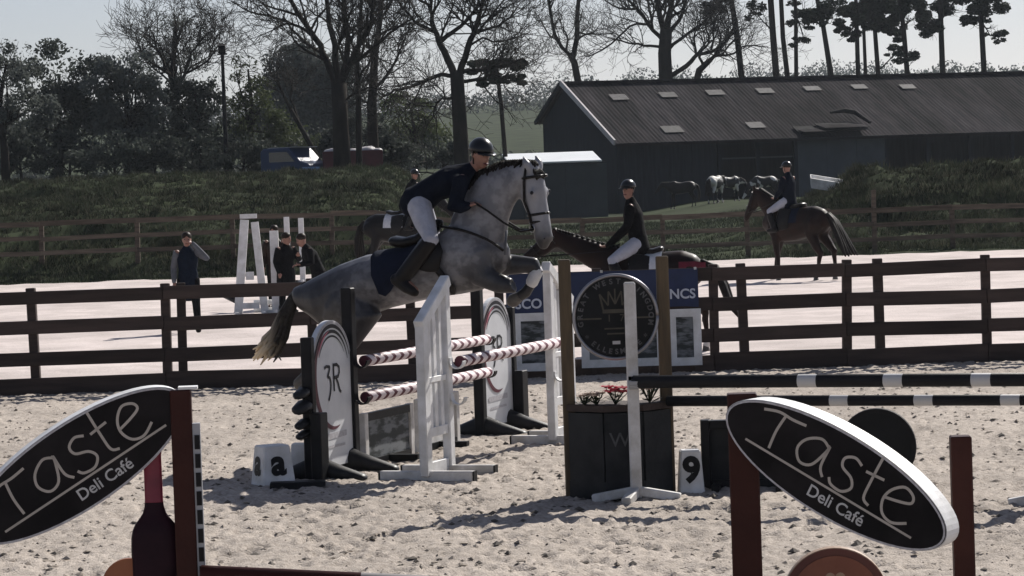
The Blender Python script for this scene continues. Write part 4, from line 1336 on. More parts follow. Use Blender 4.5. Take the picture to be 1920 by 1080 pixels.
on_arc('GREAT WEST KINGDOM', rd * .77, math.pi / 2, False, .058)
on_arc('ELLESMERE', rd * .86, -math.pi / 2, True, .056)
cr = MB()
for a, b, c in (((-.09, zc + .04), (-.12, zc + .18), .014), ((-.12, zc + .18), (-.055, zc + .09), .012), ((-.055, zc + .09), (-.05, zc + .2), .012), ((-.05, zc + .2), (0, zc + .10), .012),
                ((0, zc + .10), (.0, zc + .22), .012), ((.0, zc + .10), (.05, zc + .2), .012), ((.05, zc + .2), (.055, zc + .09), .012), ((.055, zc + .09), (.12, zc + .18), .012), ((.12, zc + .18), (.09, zc + .04), .014),
                ((-.10, zc + .045), (.10, zc + .045), .03)):
    cr.ribbon([a, b], c, .017)
cr.build('crown_print', M['crownink'], dface)
ln = MB()
for a, b in (((-.30, zc - .01), (-.11, zc - .01)), ((.11, zc - .01), (.30, zc - .01)), ((-.09, zc - .09), (.09, zc - .09)), ((-.07, zc - .13), (.07, zc - .13))):
    ln.ribbon([a, b], .012, .017)
ln.build('line_print', M['crownink'], dface)
MB().ribbon([(-.03, zc - .2), (.03, zc - .2)], .026, .0165).build('centre_mark', M['letter2'], dface)
for s in (-1, 1):
    text('letter', '*', .07, M['discink'], dface, lambda x, y, z, s=s: Vector((s * rd * .68 + x, .0165, zc - rd * .55 + z)))
for s in (-1, 1):
    text('letter', ['1', '7'][s > 0], .08, M['crownink'], dface, lambda x, y, z, s=s: Vector((s * .05 + x, .0165, zc - .035 + z)))

# planter (faceted front) below the disc
pl = thing('planter', 'dark faceted planter box standing between the two brown posts', 'planter', (d0.x, d0.y, 0), R(1))
hp = .70; wv = .39
out = [(-wv, .0), (-.13, -.22), (.17, -.22), (wv, 0.0), (wv, .22), (-wv, .22)]
for i in range(5):
    (x0, y0), (x1, y1) = out[i if i < 3 else (i if i < 5 else 0)], out[(i + 1) % 6]
    MB().bar(((x0 + (x1 - x0) * .01), y0 + (y1 - y0) * .01, .36), (x0 + (x1 - x0) * .99, y0 + (y1 - y0) * .99, .36), .66, .025, (-(y1 - y0), x1 - x0, 0)).build('panel', M['planter'], pl)
MB().prism([(x * 1.04, y * 1.08) for x, y in out], hp, hp + .05, lambda x, y, z: Vector((x, z, y))).build('rim', M['fence'], pl)
MB().prism([(x * 1.03, y * 1.06) for x, y in out], .02, .16, lambda x, y, z: Vector((x, z, y))).build('plinth', M['planter'], pl)
for (a, b), s_, ch in (((out[0], out[1])), .13, 'A'), (((out[0], out[1])), .20, ''), (((out[1], out[2])), .13, 'W'):
    if not ch: continue
    (x0, y0), (x1, y1) = a, b
    L = math.hypot(x1 - x0, y1 - y0); tx, ty = (x1 - x0) / L, (y1 - y0) / L; nx, ny = ty, -tx
    text('letter', ch, .16, M['discink'], pl, lambda x, y, z, x0=x0, y0=y0, x1=x1, y1=y1, tx=tx, ty=ty, nx=nx, ny=ny, ch=ch: Vector(((x0 + x1) / 2 + tx * x + nx * .016 - (tx * .03 if ch == 'W' else -tx * .02), (y0 + y1) / 2 + ty * x + ny * .016, .43 + z)))


def flower_plant(label, x, y, petal, n, size, hgt):
    t = thing('flowering_plant', label, 'plant', (d0.x + x, d0.y + y, hp + .045))
    m = MB()
    for i in range(14):
        a = random.random() * 6.28; l = random.uniform(.05, .10); zz = random.uniform(.02, hgt * .7)
        c = Vector((math.cos(a) * l * .6, math.sin(a) * l * .6, zz)); d = Vector((math.cos(a), math.sin(a), random.uniform(-.2, .6))).normalized() * l * .6
        s = d.cross(Vector((0, 0, 1))).normalized() * l * .28
        m.add([c - d, c + s, c + d, c - s], [(0, 1, 2, 3)])
    m.build('leaves', M['flowerleaf'], t)
    for i in range(n):
        a = random.random() * 6.28; r_ = random.uniform(0, .11)
        hx, hy, hz = r_ * math.cos(a), r_ * math.sin(a), hgt * random.uniform(.7, 1.0)
        MB().tube([(0, 0, 0), (hx * .6, hy * .6, hz * .6), (hx, hy, hz)], .004, 4).build('stem', M['flowerleaf'], t)
        f = MB()
        for k in range(6):
            q = k / 6 * 6.283
            d = Vector((math.cos(q), math.sin(q), .35)).normalized() * size; s = Vector((-math.sin(q), math.cos(q), 0)) * size * .45
            c = Vector((hx, hy, hz))
            f.add([c, c + d * .6 + s, c + d, c + d * .6 - s], [(0, 1, 2, 3)])
        f.lathe([(.0, -.008), (size * .3, 0), (0.001, .012)], 8, (hx, hy, hz + .004))
        f.build('blossom', M[petal], t)
    return t


GFW = 'flowers in the planter'
flower_plant('pink red flower in the middle of the dark planter', -.03, -.08, 'petalred', 14, .06, .13)
flower_plant('pale flowers at the left end of the dark planter', -.27, .0, 'petalpale', 14, .042, .09)
flower_plant('low pale flowers left of the pink red one in the planter', -.17, -.06, 'petalpale', 12, .04, .09)
flower_plant('pale bushy flowers right of the white stand in the planter', .24, -.02, 'petalpale', 26, .045, .15)

# ------------------------------------------------------------------ right hand jump
s0 = G(1194, 944); s0.z = 0
GS = 'white upright pole stands'


def upright_stand(label, loc, rz):
    t = thing('jump_stand', label, 'jump stand', loc, rz, GS)
    MB().box((0, 0, .87), (.088, .088, 1.66)).build('post', M['white_dirty'], t, bevel=.01)
    for a in (R(172), R(-12), R(-108)):
        e = Vector((math.cos(a), math.sin(a), 0)) * (.34 if a > -1.5 else .30)
        MB().bar((0, 0, .10), (e.x, e.y, .04), .07, .075, (-e.y, e.x, 0)).build('foot', M['white_dirty'], t, bevel=.008)
    jump_cup(t, .0, -.10, .95, M['silver'])
    return t


upright_stand('white upright stand with splayed feet in front of the dark planter', s0, R(0))
rd_ = Vector((1.94, -.84, 0)).normalized()
s1 = s0 + rd_ * 3.25
upright_stand('white upright stand holding the outer end of the black pole', s1, R(0))
pole('jump_pole', 'front black pole with white bands resting on the white upright stand', s0 + Vector((0, -.10, .942)) , s1 + Vector((0, -.10, .942)), .05, M['polebw'], 'black and white poles')
q0 = d0 + Vector((91 / sx, -.03, .755)); q1 = q0 + rd_ * 3.2
pole('jump_pole', 'lower black pole with white bands running from the brown post', q0, q1, .042, M['polebw'], 'black and white poles')
bp_ = thing('pole_post', 'plain brown post holding the outer end of the lower black pole', 'post', (q1.x, q1.y + .10, 0))
MB().box((0, 0, .55), (.095, .095, 1.10)).build('shaft', M['brownpost'], bp_, bevel=.008)
MB().box((0, 0, .03), (.4, .4, .06)).build('base', M['black'], bp_)

f0 = G(1318, 922); f0.z = 0.01
bf = thing('jump_filler', 'dark framed filler box standing right of the numbered block', 'filler', f0, R(-8))
wf, hf = .74, .56
for x in (.035, wf - .035): MB().box((x, 0, hf / 2), (.07, .12, hf)).build('upright', M['black'], bf, bevel=.006)
for z in (.05, hf - .04): MB().box((wf / 2, 0, z), (wf - .14, .11, .07)).build('rail', M['black'], bf, bevel=.006)
MB().box((wf / 2, .02, hf / 2), (wf - .14, .03, hf - .16)).build('board', M['planter'], bf)
for x in (.12, wf - .12): MB().bar((x, -.3, .03), (x, .3, .03), .07, .06, (1, 0, 0)).build('foot', M['black'], bf)
c0 = P(1645, 838, 22.9)
rf = thing('round_filler', 'dark round filler disc with raised rim behind the tilted right sign', 'filler', (c0.x, c0.y, 0), R(-10))
rr_ = 73 / (F / 22.9); zc2 = c0.z
rg = lambda r, n=40: [(r * math.cos(2 * math.pi * i / n), zc2 + r * math.sin(2 * math.pi * i / n)) for i in range(n)]
MB().prism(rg(rr_ - .03), -.03, .03).build('board', M['disc'], rf)
MB().ringprism(rg(rr_), rg(rr_ - .035), -.045, .045).build('rim', M['tyre'], rf)
for x in (-.16, .16): MB().box((x, 0, (zc2 - .12) / 2), (.06, .04, zc2 - .12)).build('leg', M['black'], rf)
for x in (-.16, .16): MB().bar((x, -.25, .03), (x, .25, .03), .07, .06, (1, 0, 0)).build('foot', M['black'], rf)

# ------------------------------------------------------------------ near jump with oval signs
TD = 14.0
ST = {'T': [[(-.60, .095), (-.50, .125), (-.40, .125), (-.30, .135)], [(-.45, .12), (-.465, .02), (-.46, -.085)]],
      'a': [[(-.10, .09), (-.17, .115), (-.26, .07), (-.29, .0), (-.24, -.06), (-.16, -.04), (-.11, .06), (-.10, .10), (-.10, -.02), (-.06, -.07)]],
      's': [[(.14, .10), (.08, .12), (.02, .09), (.03, .04), (.11, .01), (.14, -.04), (.09, -.085), (.01, -.08), (-.02, -.05)]],
      't': [[(.24, .20), (.235, .05), (.24, -.05), (.29, -.075)], [(.18, .085), (.31, .095)]],
      'e': [[(.36, .015), (.46, .035), (.53, .06), (.52, .10), (.45, .12), (.38, .07), (.355, .0), (.39, -.07), (.47, -.09), (.56, -.05)]]}


def oval_sign(t, cx, cz, a, b, tilt, yaw, y0, thick):
    """tilted oval board in the wing frame; yaw turns its face"""
    c = Vector((cx, y0, cz)); cy_, sy_ = math.cos(yaw), math.sin(yaw); ct, st_ = math.cos(tilt), math.sin(tilt)

    def fn(x, y, z):
        u = x * ct - z * st_; w = x * st_ + z * ct
        return c + Vector((u * cy_ - y * sy_, u * sy_ + y * cy_, w))
    el = [(a * math.cos(2 * math.pi * i / 64), b * math.sin(2 * math.pi * i / 64)) for i in range(64)]
    sg = MB().prism(el, .004, thick, fn).build('sign_board', M['white'], t)
    MB().prism([(x * .993, z * .985) for x, z in el], -.004, .003, fn).build('sign_face', M['signblack'], sg)
    e2 = [(x * .955, z * .90) for x, z in el]
    MB().ribbon([(x * .982, z * .962) for x, z in el] + [(el[0][0] * .982, 0)], .009, -.006, fn).build('face_line', M['greyprint'], sg)
    k = a / .66
    for ch, strokes in ST.items():
        for q in strokes:
            MB().ribbon([(x * k * .80, z * k * .92 + b * .10) for x, z in smooth(q)], .0145 * k, -.0065, fn).build('letter', M['letter'], sg)
    MB().ribbon([(-a * .76, -b * .34), (a * .76, -b * .34)], .011, -.0065, fn).build('underline', M['letter'], sg)
    text('letters', 'Deli Caf\u00e9', .088 * k, M['letter2'], sg, lambda x, y, z: fn(x + a * .12, -.0065, z - b * .72), bold=.001)
    return sg


# left wing
lw0 = P(352, 1080, TD)
lw = thing('cafe_wing', 'red brown wing with tilted black oval sign and wine bottle, left foreground', 'jump wing', (lw0.x, TD, 0), R(4))
MB().box((0, 0, .79), (.098, .11, 1.58)).build('post', M['redpost'], lw, bevel=.006)
MB().box((.035, -.0, 1.587), (.09, .10, .012)).build('post_cap', M['white'], lw)
tk = MB().box((.068, -.02, .72), (.036, .05, 1.40)).build('cup_track', M['silver'], lw)
for i in range(15):
    MB().box((.07, -.047, .10 + i * .088), (.024, .008, .066)).build('track_slot', M['black'], lw)
oval_sign(lw, (158 - 352) / 400, P(158, 868, TD).z, .585, .205, R(31) , R(8), -.10, .16)
MB().box((-1.0, 0, .62), (.098, .11, 1.24)).build('post', M['redpost'], lw, bevel=.006)
MB().box((-.5, .0, .16), (.9, .05, .12)).build('cross_rail', M['redpost'], lw)
for x in (0, -1.0): MB().bar((x, -.4, .04), (x, .4, .04), .08, .07, (1, 0, 0)).build('foot', M['redpost'], lw)
bx = (294 - 352) / 400; zs = P(294, 960, TD).z
MB().lathe([(.112, -.62), (.115, -.60), (.115, -.16), (.113, -.12), (.106, -.085), (.092, -.055), (.072, -.03), (.055, -.005), (.046, .025), (.042, .06), (.041, .12)], 24, (bx, .02, zs), .35).build('bottle', M['wine'], lw, True)
bot = lw.children[-1]
MB().lathe([(.0445, .045), (.043, .05), (.042, .27), (.044, .275), (.044, .33), (.038, .335)], 20, (bx, .02, zs), .38).build('bottle_neck', M['foil'], lw, True)
MB().bar((bx, .04, .16), (bx, .04, zs - .6), .05, .03).build('bottle_stay', M['redpost'], lw)
zo = P(255, 1090, TD).z
MB().prism([(bx - .13 + .13 * math.cos(i / 32 * 6.283), zo - .02 + .13 * math.sin(i / 32 * 6.283)) for i in range(32)], .01, .04).build('orange_disc', M['orange'], lw)
MB().bar((bx - .13, .05, .16), (bx - .13, .05, zo), .05, .02).build('disc_stay', M['redpost'], lw)
# right wing
rw0 = P(1404, 1000, TD)
rw = thing('cafe_wing', 'red brown wing with tilted black oval sign and coffee cup, right foreground', 'jump wing', (rw0.x, TD, 0), R(-4))
MB().box((-.012, 0, .735), (.14, .12, 1.47)).build('post', M['redpost'], rw, bevel=.006)
rcx = (1562 - 1404) / 400
oval_sign(rw, rcx, P(1560, 874, TD).z, .60, .205, R(-29), R(-24), -.36, .165)
MB().box((1.0, 0, .62), (.098, .11, 1.24)).build('post', M['redpost'], rw, bevel=.006)
MB().box((.5, .0, .16), (.9, .05, .12)).build('cross_rail', M['redpost'], rw)
MB().bar((0, -.02, P(1400, 850, TD).z), (rcx + .1, -.06, P(1400, 850, TD).z - .05), .08, .04).build('sign_bracket', M['redpost'], rw)
for x in (0, 1.0): MB().bar((x, -.4, .04), (x, .4, .04), .08, .07, (1, 0, 0)).build('foot', M['redpost'], rw)
cx_ = (1563 - 1404) / 400; zc_ = P(1563, 1118, TD).z
el = lambda k: [(cx_ + .245 * k * math.cos(i / 48 * 6.283), zc_ + .235 * k * math.sin(i / 48 * 6.283)) for i in range(48)]
cup = MB().prism(el(1), -.02, .05).build('cup_board', M['cream'], rw)
MB().prism(el(.985), -.026, -.021).build('cup_rim', M['coffeerim'], cup)
MB().prism(el(.84), -.031, -.027).build('coffee', M['coffee'], cup)


def heart(x, z, s, a):
    o = []
    for i in range(28):
        q = i / 28 * 6.283
        hx = 16 * math.sin(q) ** 3 / 17 * s; hz = (13 * math.cos(q) - 5 * math.cos(2 * q) - 2 * math.cos(3 * q) - math.cos(4 * q)) / 17 * s
        o.append((x + hx * math.cos(a) - hz * math.sin(a), z + hx * math.sin(a) + hz * math.cos(a)))
    return o


for x, z, s, a in ((-.12, .04, .05, .3), (.0, .085, .05, 0), (.115, .03, .05, -.4), (-.05, -.05, .05, .2), (.06, -.06, .05, -.1)):
    MB().prism(heart(cx_ + x, zc_ + z, s, a), -.036, -.032).build('foam_heart', M['cream'], cup)
MB().bar((cx_, .04, .16), (cx_, .04, zc_), .08, .03).build('cup_stay', M['redpost'], rw)
# pole hung between them
pz0 = P(376, 1079, TD - .1)
pole('jump_pole', 'red brown pole with pale bands hanging low in the foreground', pz0, Vector((rw0.x - .09, TD - .12, pz0.z - .20)), .05, M['poletaste'])

# ------------------------------------------------------------------ banner and picture boards on the fence
by = FY - .06
bn = thing('fence_banner', 'navy blue banner with white lettering hung on the arena fence', 'banner', (0, by, 0))
pxm = lambda px: (px - 960) / F * by
xl, xr_ = pxm(948), pxm(1309)
z1, z0 = 1.33, .84
vs = []; fs = []
nx = 40
for i in range(nx + 1):
    x = xl + (xr_ - xl) * i / nx
    for k in range(5):
        z = z1 + (z0 - z1) * k / 4
        vs.append((x, .012 * math.sin(i * .9) * (k / 4) - .004 + .008 * math.sin(i * .37 + k), z - .02 * math.sin(i * .31) * (k == 4)))
for i in range(nx):
    for k in range(4):
        fs.append((i * 5 + k, i * 5 + k + 1, i * 5 + k + 6, i * 5 + k + 5))
MB().add(vs, fs).build('cloth', M['navybanner'], bn, True)
text('letters', 'SCO', .17, M['bannerwhite'], bn, lambda x, y, z: Vector((pxm(990) + x, -.03, .90 + z)), bold=.004)
text('letters', 'NCS', .17, M['bannerwhite'], bn, lambda x, y, z: Vector((pxm(1279) + x, -.03, .96 + z)), bold=.004)
for x in (xl + .03, (xl + xr_) / 2, xr_ - .03):
    MB().box((x, .0, z1 + .0), (.03, .05, .03)).build('tie', M['metal'], bn)


def picture_board(label, p0, p1, yt, yb_):
    xa, xb = pxm(p0), pxm(p1)
    za, zb_ = P(p0, yt, by).z, P(p0, yb_, by).z
    t = thing('picture_board', label, 'board', ((xa + xb) / 2, by - .045, 0), 0, 'white framed boards leaning on the fence')
    w = xb - xa; h = za - zb_
    fw_ = .10
    MB().box((0, .0, za - fw_ / 2), (w, .035, fw_)).build('frame_bar', M['white'], t)
    MB().box((0, .0, zb_ + fw_ / 2), (w, .035, fw_)).build('frame_bar', M['white'], t)
    for s in (-1, 1): MB().box((s * (w / 2 - fw_ / 2), .002, (za + zb_) / 2), (fw_, .035, h - 2 * fw_)).build('frame_bar', M['white'], t)
    MB().box((0, .012, (za + zb_) / 2), (w - 2 * fw_, .01, h - 2 * fw_)).build('picture', M['greencard'], t)
    for s in (-1, 1): MB().box((s * w * .35, .01, zb_ / 2), (.05, .04, zb_)).build('leg', M['fence'], t)
    return t


picture_board('white framed board with dark picture, left of the left brown post', 959, 1070, 588, 697)
picture_board('white framed board mostly hidden behind the black disc', 1086, 1243, 590, 690)
picture_board('white framed board with dark picture, right of the right brown post', 1250, 1312, 580, 686)

# ------------------------------------------------------------------ practice jump across the schooling arena
GJ = 'white practice jump parts'
JD = 60.0


def a_frame(label, p_top, p_bl, p_br, D):
    b = G(*p_bl)
    t = thing('practice_wing', label, 'jump wing', (P(p_top[0], p_top[1], D).x, D, .02), 0, GJ)
    top = P(p_top[0], p_top[1], D) - t.location
    l = P(p_bl[0], p_bl[1], D) - t.location; r_ = P(p_br[0], p_br[1], D) - t.location
    l.z = r_.z = 0.02
    MB().bar(l, top + Vector((-.06, 0, 0)), .17, .06).build('upright', M['white'], t)
    MB().bar(r_, top + Vector((.14, 0.01, -.05)), .15, .06).build('upright', M['white'], t)
    for f, w in ((.40, .16), (.08, .12)):
        MB().bar(l.lerp(top, f) + Vector((.08, -.035, 0)), r_.lerp(top, f) + Vector((-.08, -.035, 0)), w, .03).build('cross_rail', M['white'], t)
    MB().box(top + Vector((.02, .0, .07)), (.34, .05, .09)).build('top_board', M['white'], t)
    for q in (l, r_):
        MB().bar(q + Vector((0, -.35, 0)), q + Vector((0, .35, 0)), .08, .07, (1, 0, 0)).build('foot', M['white'], t)
    return t


a_frame('white A shaped practice wing beside the two dark figures', (464, 412), (447, 586), (497, 586), 60)


def slim_post(label, pt, pb, D, w=.13):
    b = P(pb[0], pb[1], D); tpt = P(pt[0], pt[1], D)
    t = thing('practice_stand', label, 'jump stand', (b.x, D, .02), 0, GJ)
    MB().box((0, 0, tpt.z / 2), (w, .09, tpt.z - .03)).build('post', M['white'], t)
    MB().box((0, 0, .04), (.5, .10, .07)).build('foot', M['white'], t)
    MB().bar((0, -.3, .04), (0, .3, .04), .09, .07, (1, 0, 0)).build('foot', M['white'], t)
    return t


slim_post('white practice stand left of the first dark figure', (514, 433), (519, 585), 60, .17)
slim_post('white practice stand rising above the first dark figure', (537, 407), (541, 520), 79, .14)
slim_post('white practice stand rising above the leaning dark figure', (564, 409), (568, 520), 79, .14)
for k, (yy, lab) in enumerate(((549, 'upper white pole of the practice jump'), (567, 'middle white pole of the practice jump'), (582, 'lowest white pole of the practice jump'))):
    a = P(476, yy, 60.12); b = P(519, yy - 1, 60.12)
    pole('practice_pole', lab + ' below the white wings', a, b, .05, M['white'], 'practice jump poles')
gp = P(432, 556, 60)
pole('practice_pole', 'dark pole end resting left of the A shaped practice wing', P(420, 553, 61.5), P(447, 566, 61.0), .06, M['black'], 'practice jump poles')

# ------------------------------------------------------------------ people
def ell(mb, c, fwd, upv, rf, ru, rs, n=12):
    """rounded ellipsoid blob"""
    fwd = Vector(fwd).normalized(); upv = Vector(upv); upv = (upv - fwd * upv.dot(fwd)).normalized(); s = fwd.cross(upv)
    c = Vector(c); rings = []
    for k in range(1, 8):
        a = math.pi * k / 8
        rings.append((c + fwd * (-rf * math.cos(a)), upv * (ru * math.sin(a)), s * (rs * math.sin(a))))
    return mb.loft(rings, n, False)


def hand(mb, w, d, side, k=1.0, grip=True):
    """palm and five curled fingers leaving the wrist w along d"""
    d = Vector(d).normalized(); side = Vector(side); side = (side - d * side.dot(d)).normalized(); nrm_ = d.cross(side)
    w = Vector(w)
    mb.limb([w, w + d * .045 * k, w + d * .085 * k], [(.018 * k, .026 * k), (.017 * k, .040 * k), (.014 * k, .038 * k)], side, 8)
    for i, L in enumerate((.068, .078, .072, .056)):
        b = w + d * .075 * k + side * ((i - 1.5) * .020 * k)
        c = nrm_ * (-.03 if grip else -.012) * k
        mb.limb([b, b + d * L * .45 * k + c * .5, b + d * L * .75 * k + c * 1.6], [.010 * k, .0095 * k, .008 * k], side, 6)
    t = w + d * .025 * k + side * .03 * k
    mb.limb([t, t + d * .035 * k + side * .022 * k, t + d * .065 * k + side * .018 * k - nrm_ * .012 * k], [.012 * k, .011 * k, .009 * k], side, 6)


def person(label, loc, rz, J, face, top, legs, boots, hat=None, hair='hair', sleeve=None, voxel=.018, group=None, coat_len=.10, boot_top=.0, helmet_white=False, vest=None):
    t = thing('person', label, 'person', loc, rz, group)
    J = {k: Vector(v) for k, v in J.items()}
    face = Vector(face).normalized()
    lat = (J['shR'] - J['shL']).normalized()
    spine = [J['pelvis'], J['waist'], J['chest'], J['neck']]
    hd = J['head']
    upv = (hd - J['neck']).normalized()
    fup = (Vector((0, 0, 1)) - face * face.z).normalized()
    mb = MB()
    mb.limb(spine, [(.105, .155), (.095, .135), (.11, .16), (.06, .085)], lat, 14)
    mb.limb([J['neck'] - upv * .03, hd - fup * .04], [.058, .055], lat, 10)
    # head: skull, jaw, nose, brow, ears
    ell(mb, hd + fup * .02, face, fup, .098, .115, .078)
    ell(mb, hd - fup * .055 + face * .028, face, fup, .065, .07, .058)
    mb.limb([hd + face * .088 + fup * .015, hd + face * .112 - fup * .025], [.012, .017], lat, 6)
    sd = face.cross(fup)
    for s in (-1, 1):
        ell(mb, hd + sd * s * .080 - face * .005 - fup * .005, fup, face, .032, .018, .010, 8)
    for s in 'LR':
        mb.limb([J['sh' + s], J['sh' + s].lerp(J['el' + s], .5), J['el' + s], J['el' + s].lerp(J['wr' + s], .3), J['wr' + s]], [.058, .05, .042, .043, .028], lat, 10)
        hdir = J.get('ha' + s, J['wr' + s] * 2 - J['el' + s]) - J['wr' + s]
        hand(mb, J['wr' + s] - hdir.normalized() * .01, hdir, (lat if s == 'L' else -lat) + Vector((0, 0, .3)))
        mb.limb([J['hip' + s], J['hip' + s].lerp(J['kn' + s], .5), J['kn' + s], J['kn' + s].lerp(J['an' + s], .3), J['an' + s]], [.092, .08, .057, .056, .036], lat, 10)
        mb.limb([J['an' + s] - (J['to' + s] - J['an' + s]).normalized() * .03, J['an' + s].lerp(J['to' + s], .55), J['to' + s]], [.038, .04, .03], lat, 8)
    mb.body('body', M['skin'], t, voxel, 3)
    # eyes, hair
    for s in (-1, 1):
        MB().lathe([(.001, -.011), (.010, -.004), (.010, .004), (.001, .011)], 8, hd + sd * s * .032 + face * .090 + fup * .018).build('eye', M['ink'], t, True)
    MB().limb([hd + face * .092 - fup * .058 - sd * .022, hd + face * .097 - fup * .060, hd + face * .092 - fup * .058 + sd * .022], [.006, .008, .006], fup, 6).build('mouth', M['maroon'], t, True)
    m = MB()
    ell(m, hd + fup * .058 - face * .012, face, fup, .103, .088, .090)
    m.build('hair', M[hair], t, True)
    # trousers
    m = MB()
    m.limb([J['waist'], J['pelvis']], [(.112, .155), (.125, .175)], lat, 14)
    for s in 'LR':
        k = J['kn' + s]; a = J['an' + s]
        m.limb([J['pelvis'].lerp(J['hip' + s], .7), J['hip' + s], J['hip' + s].lerp(k, .5), k, k.lerp(a, .35), a], [.10, .112, .098, .074, .070, .05 if boot_top > 0 else .06], lat, 12)
    m.body('trousers', M[legs], t, voxel, 4)
    # boots
    for s in 'LR':
        k = J['kn' + s]; a = J['an' + s]; to = J['to' + s]
        m = MB()
        m.limb([a.lerp(k, max(.12, boot_top)), a.lerp(k, boot_top * .6 + .08), a + (a - to).normalized() * .01], [.076, .082, .072], lat, 10)
        m.limb([a + (a - to).normalized() * .055 + (a - k).normalized() * .035, a.lerp(to, .5) + (a - k).normalized() * .025, to + (a - k).normalized() * .02], [(.056, .052), (.062, .056), (.045, .05)], lat, 10)
        m.body('boot', M[boots], t, voxel, 3)
    # jacket with sleeves, split so a vest can differ
    m = MB()
    dn = (J['pelvis'] - J['waist']).normalized()
    m.limb([J['pelvis'] + dn * coat_len, J['pelvis'], J['waist'], J['chest'], J['chest'].lerp(J['neck'], .6), J['neck'] + upv * .03], [(.155, .205), (.140, .190), (.122, .165), (.145, .195), (.11, .155), (.070, .072)], lat, 16)
    tgt = m if sleeve is None else MB()
    for s in 'LR':
        tgt.limb([J['chest'].lerp(J['sh' + s], .6), J['sh' + s], J['sh' + s].lerp(J['el' + s], .5), J['el' + s], J['el' + s].lerp(J['wr' + s], .4), J['wr' + s]], [.085, .080, .070, .060, .056, .043], lat, 12)
    m.body('jacket', M[top], t, voxel, 3)
    if sleeve is not None:
        tgt.body('sleeves', M[sleeve], t, voxel, 3)
    if hat == 'helmet':
        m = MB()
        c = hd + fup * .045
        rings = []
        for k in range(8):
            a = math.pi / 2 * k / 7.3
            rings.append((c + fup * (.115 * math.sin(a)), face * (.128 * math.cos(a)), sd * (.105 * math.cos(a))))
        m.loft(rings, 18, False)
        sh = m.build('helmet', M['helmet'], t, True)
        m = MB()
        vs = []
        for i in range(9):
            q = -1.0 + 2.0 * i / 8
            e = face * math.cos(q) * .125 + sd * math.sin(q) * .105
            e2 = face * (math.cos(q) * .125 + .065 * math.cos(q * 1.2)) + sd * math.sin(q) * .112
            vs += [c + e, c + e2 - fup * .012, c + e2 - fup * .02, c + e - fup * .008]
        fs = []
        for i in range(8):
            for k in range(4):
                fs.append((4 * i + k, 4 * i + (k + 1) % 4, 4 * i + 4 + (k + 1) % 4, 4 * i + 4 + k))
        m.add(vs, fs).build('peak', M['helmet'], sh, True)
        MB().limb([hd + sd * .085 + fup * .03, hd + sd * .07 - fup * .07, hd - fup * .118 + face * .03, hd - sd * .07 - fup * .07, hd - sd * .085 + fup * .03], [.008] * 5, face, 6).build('chin_strap', M['leather'], sh)
    return t


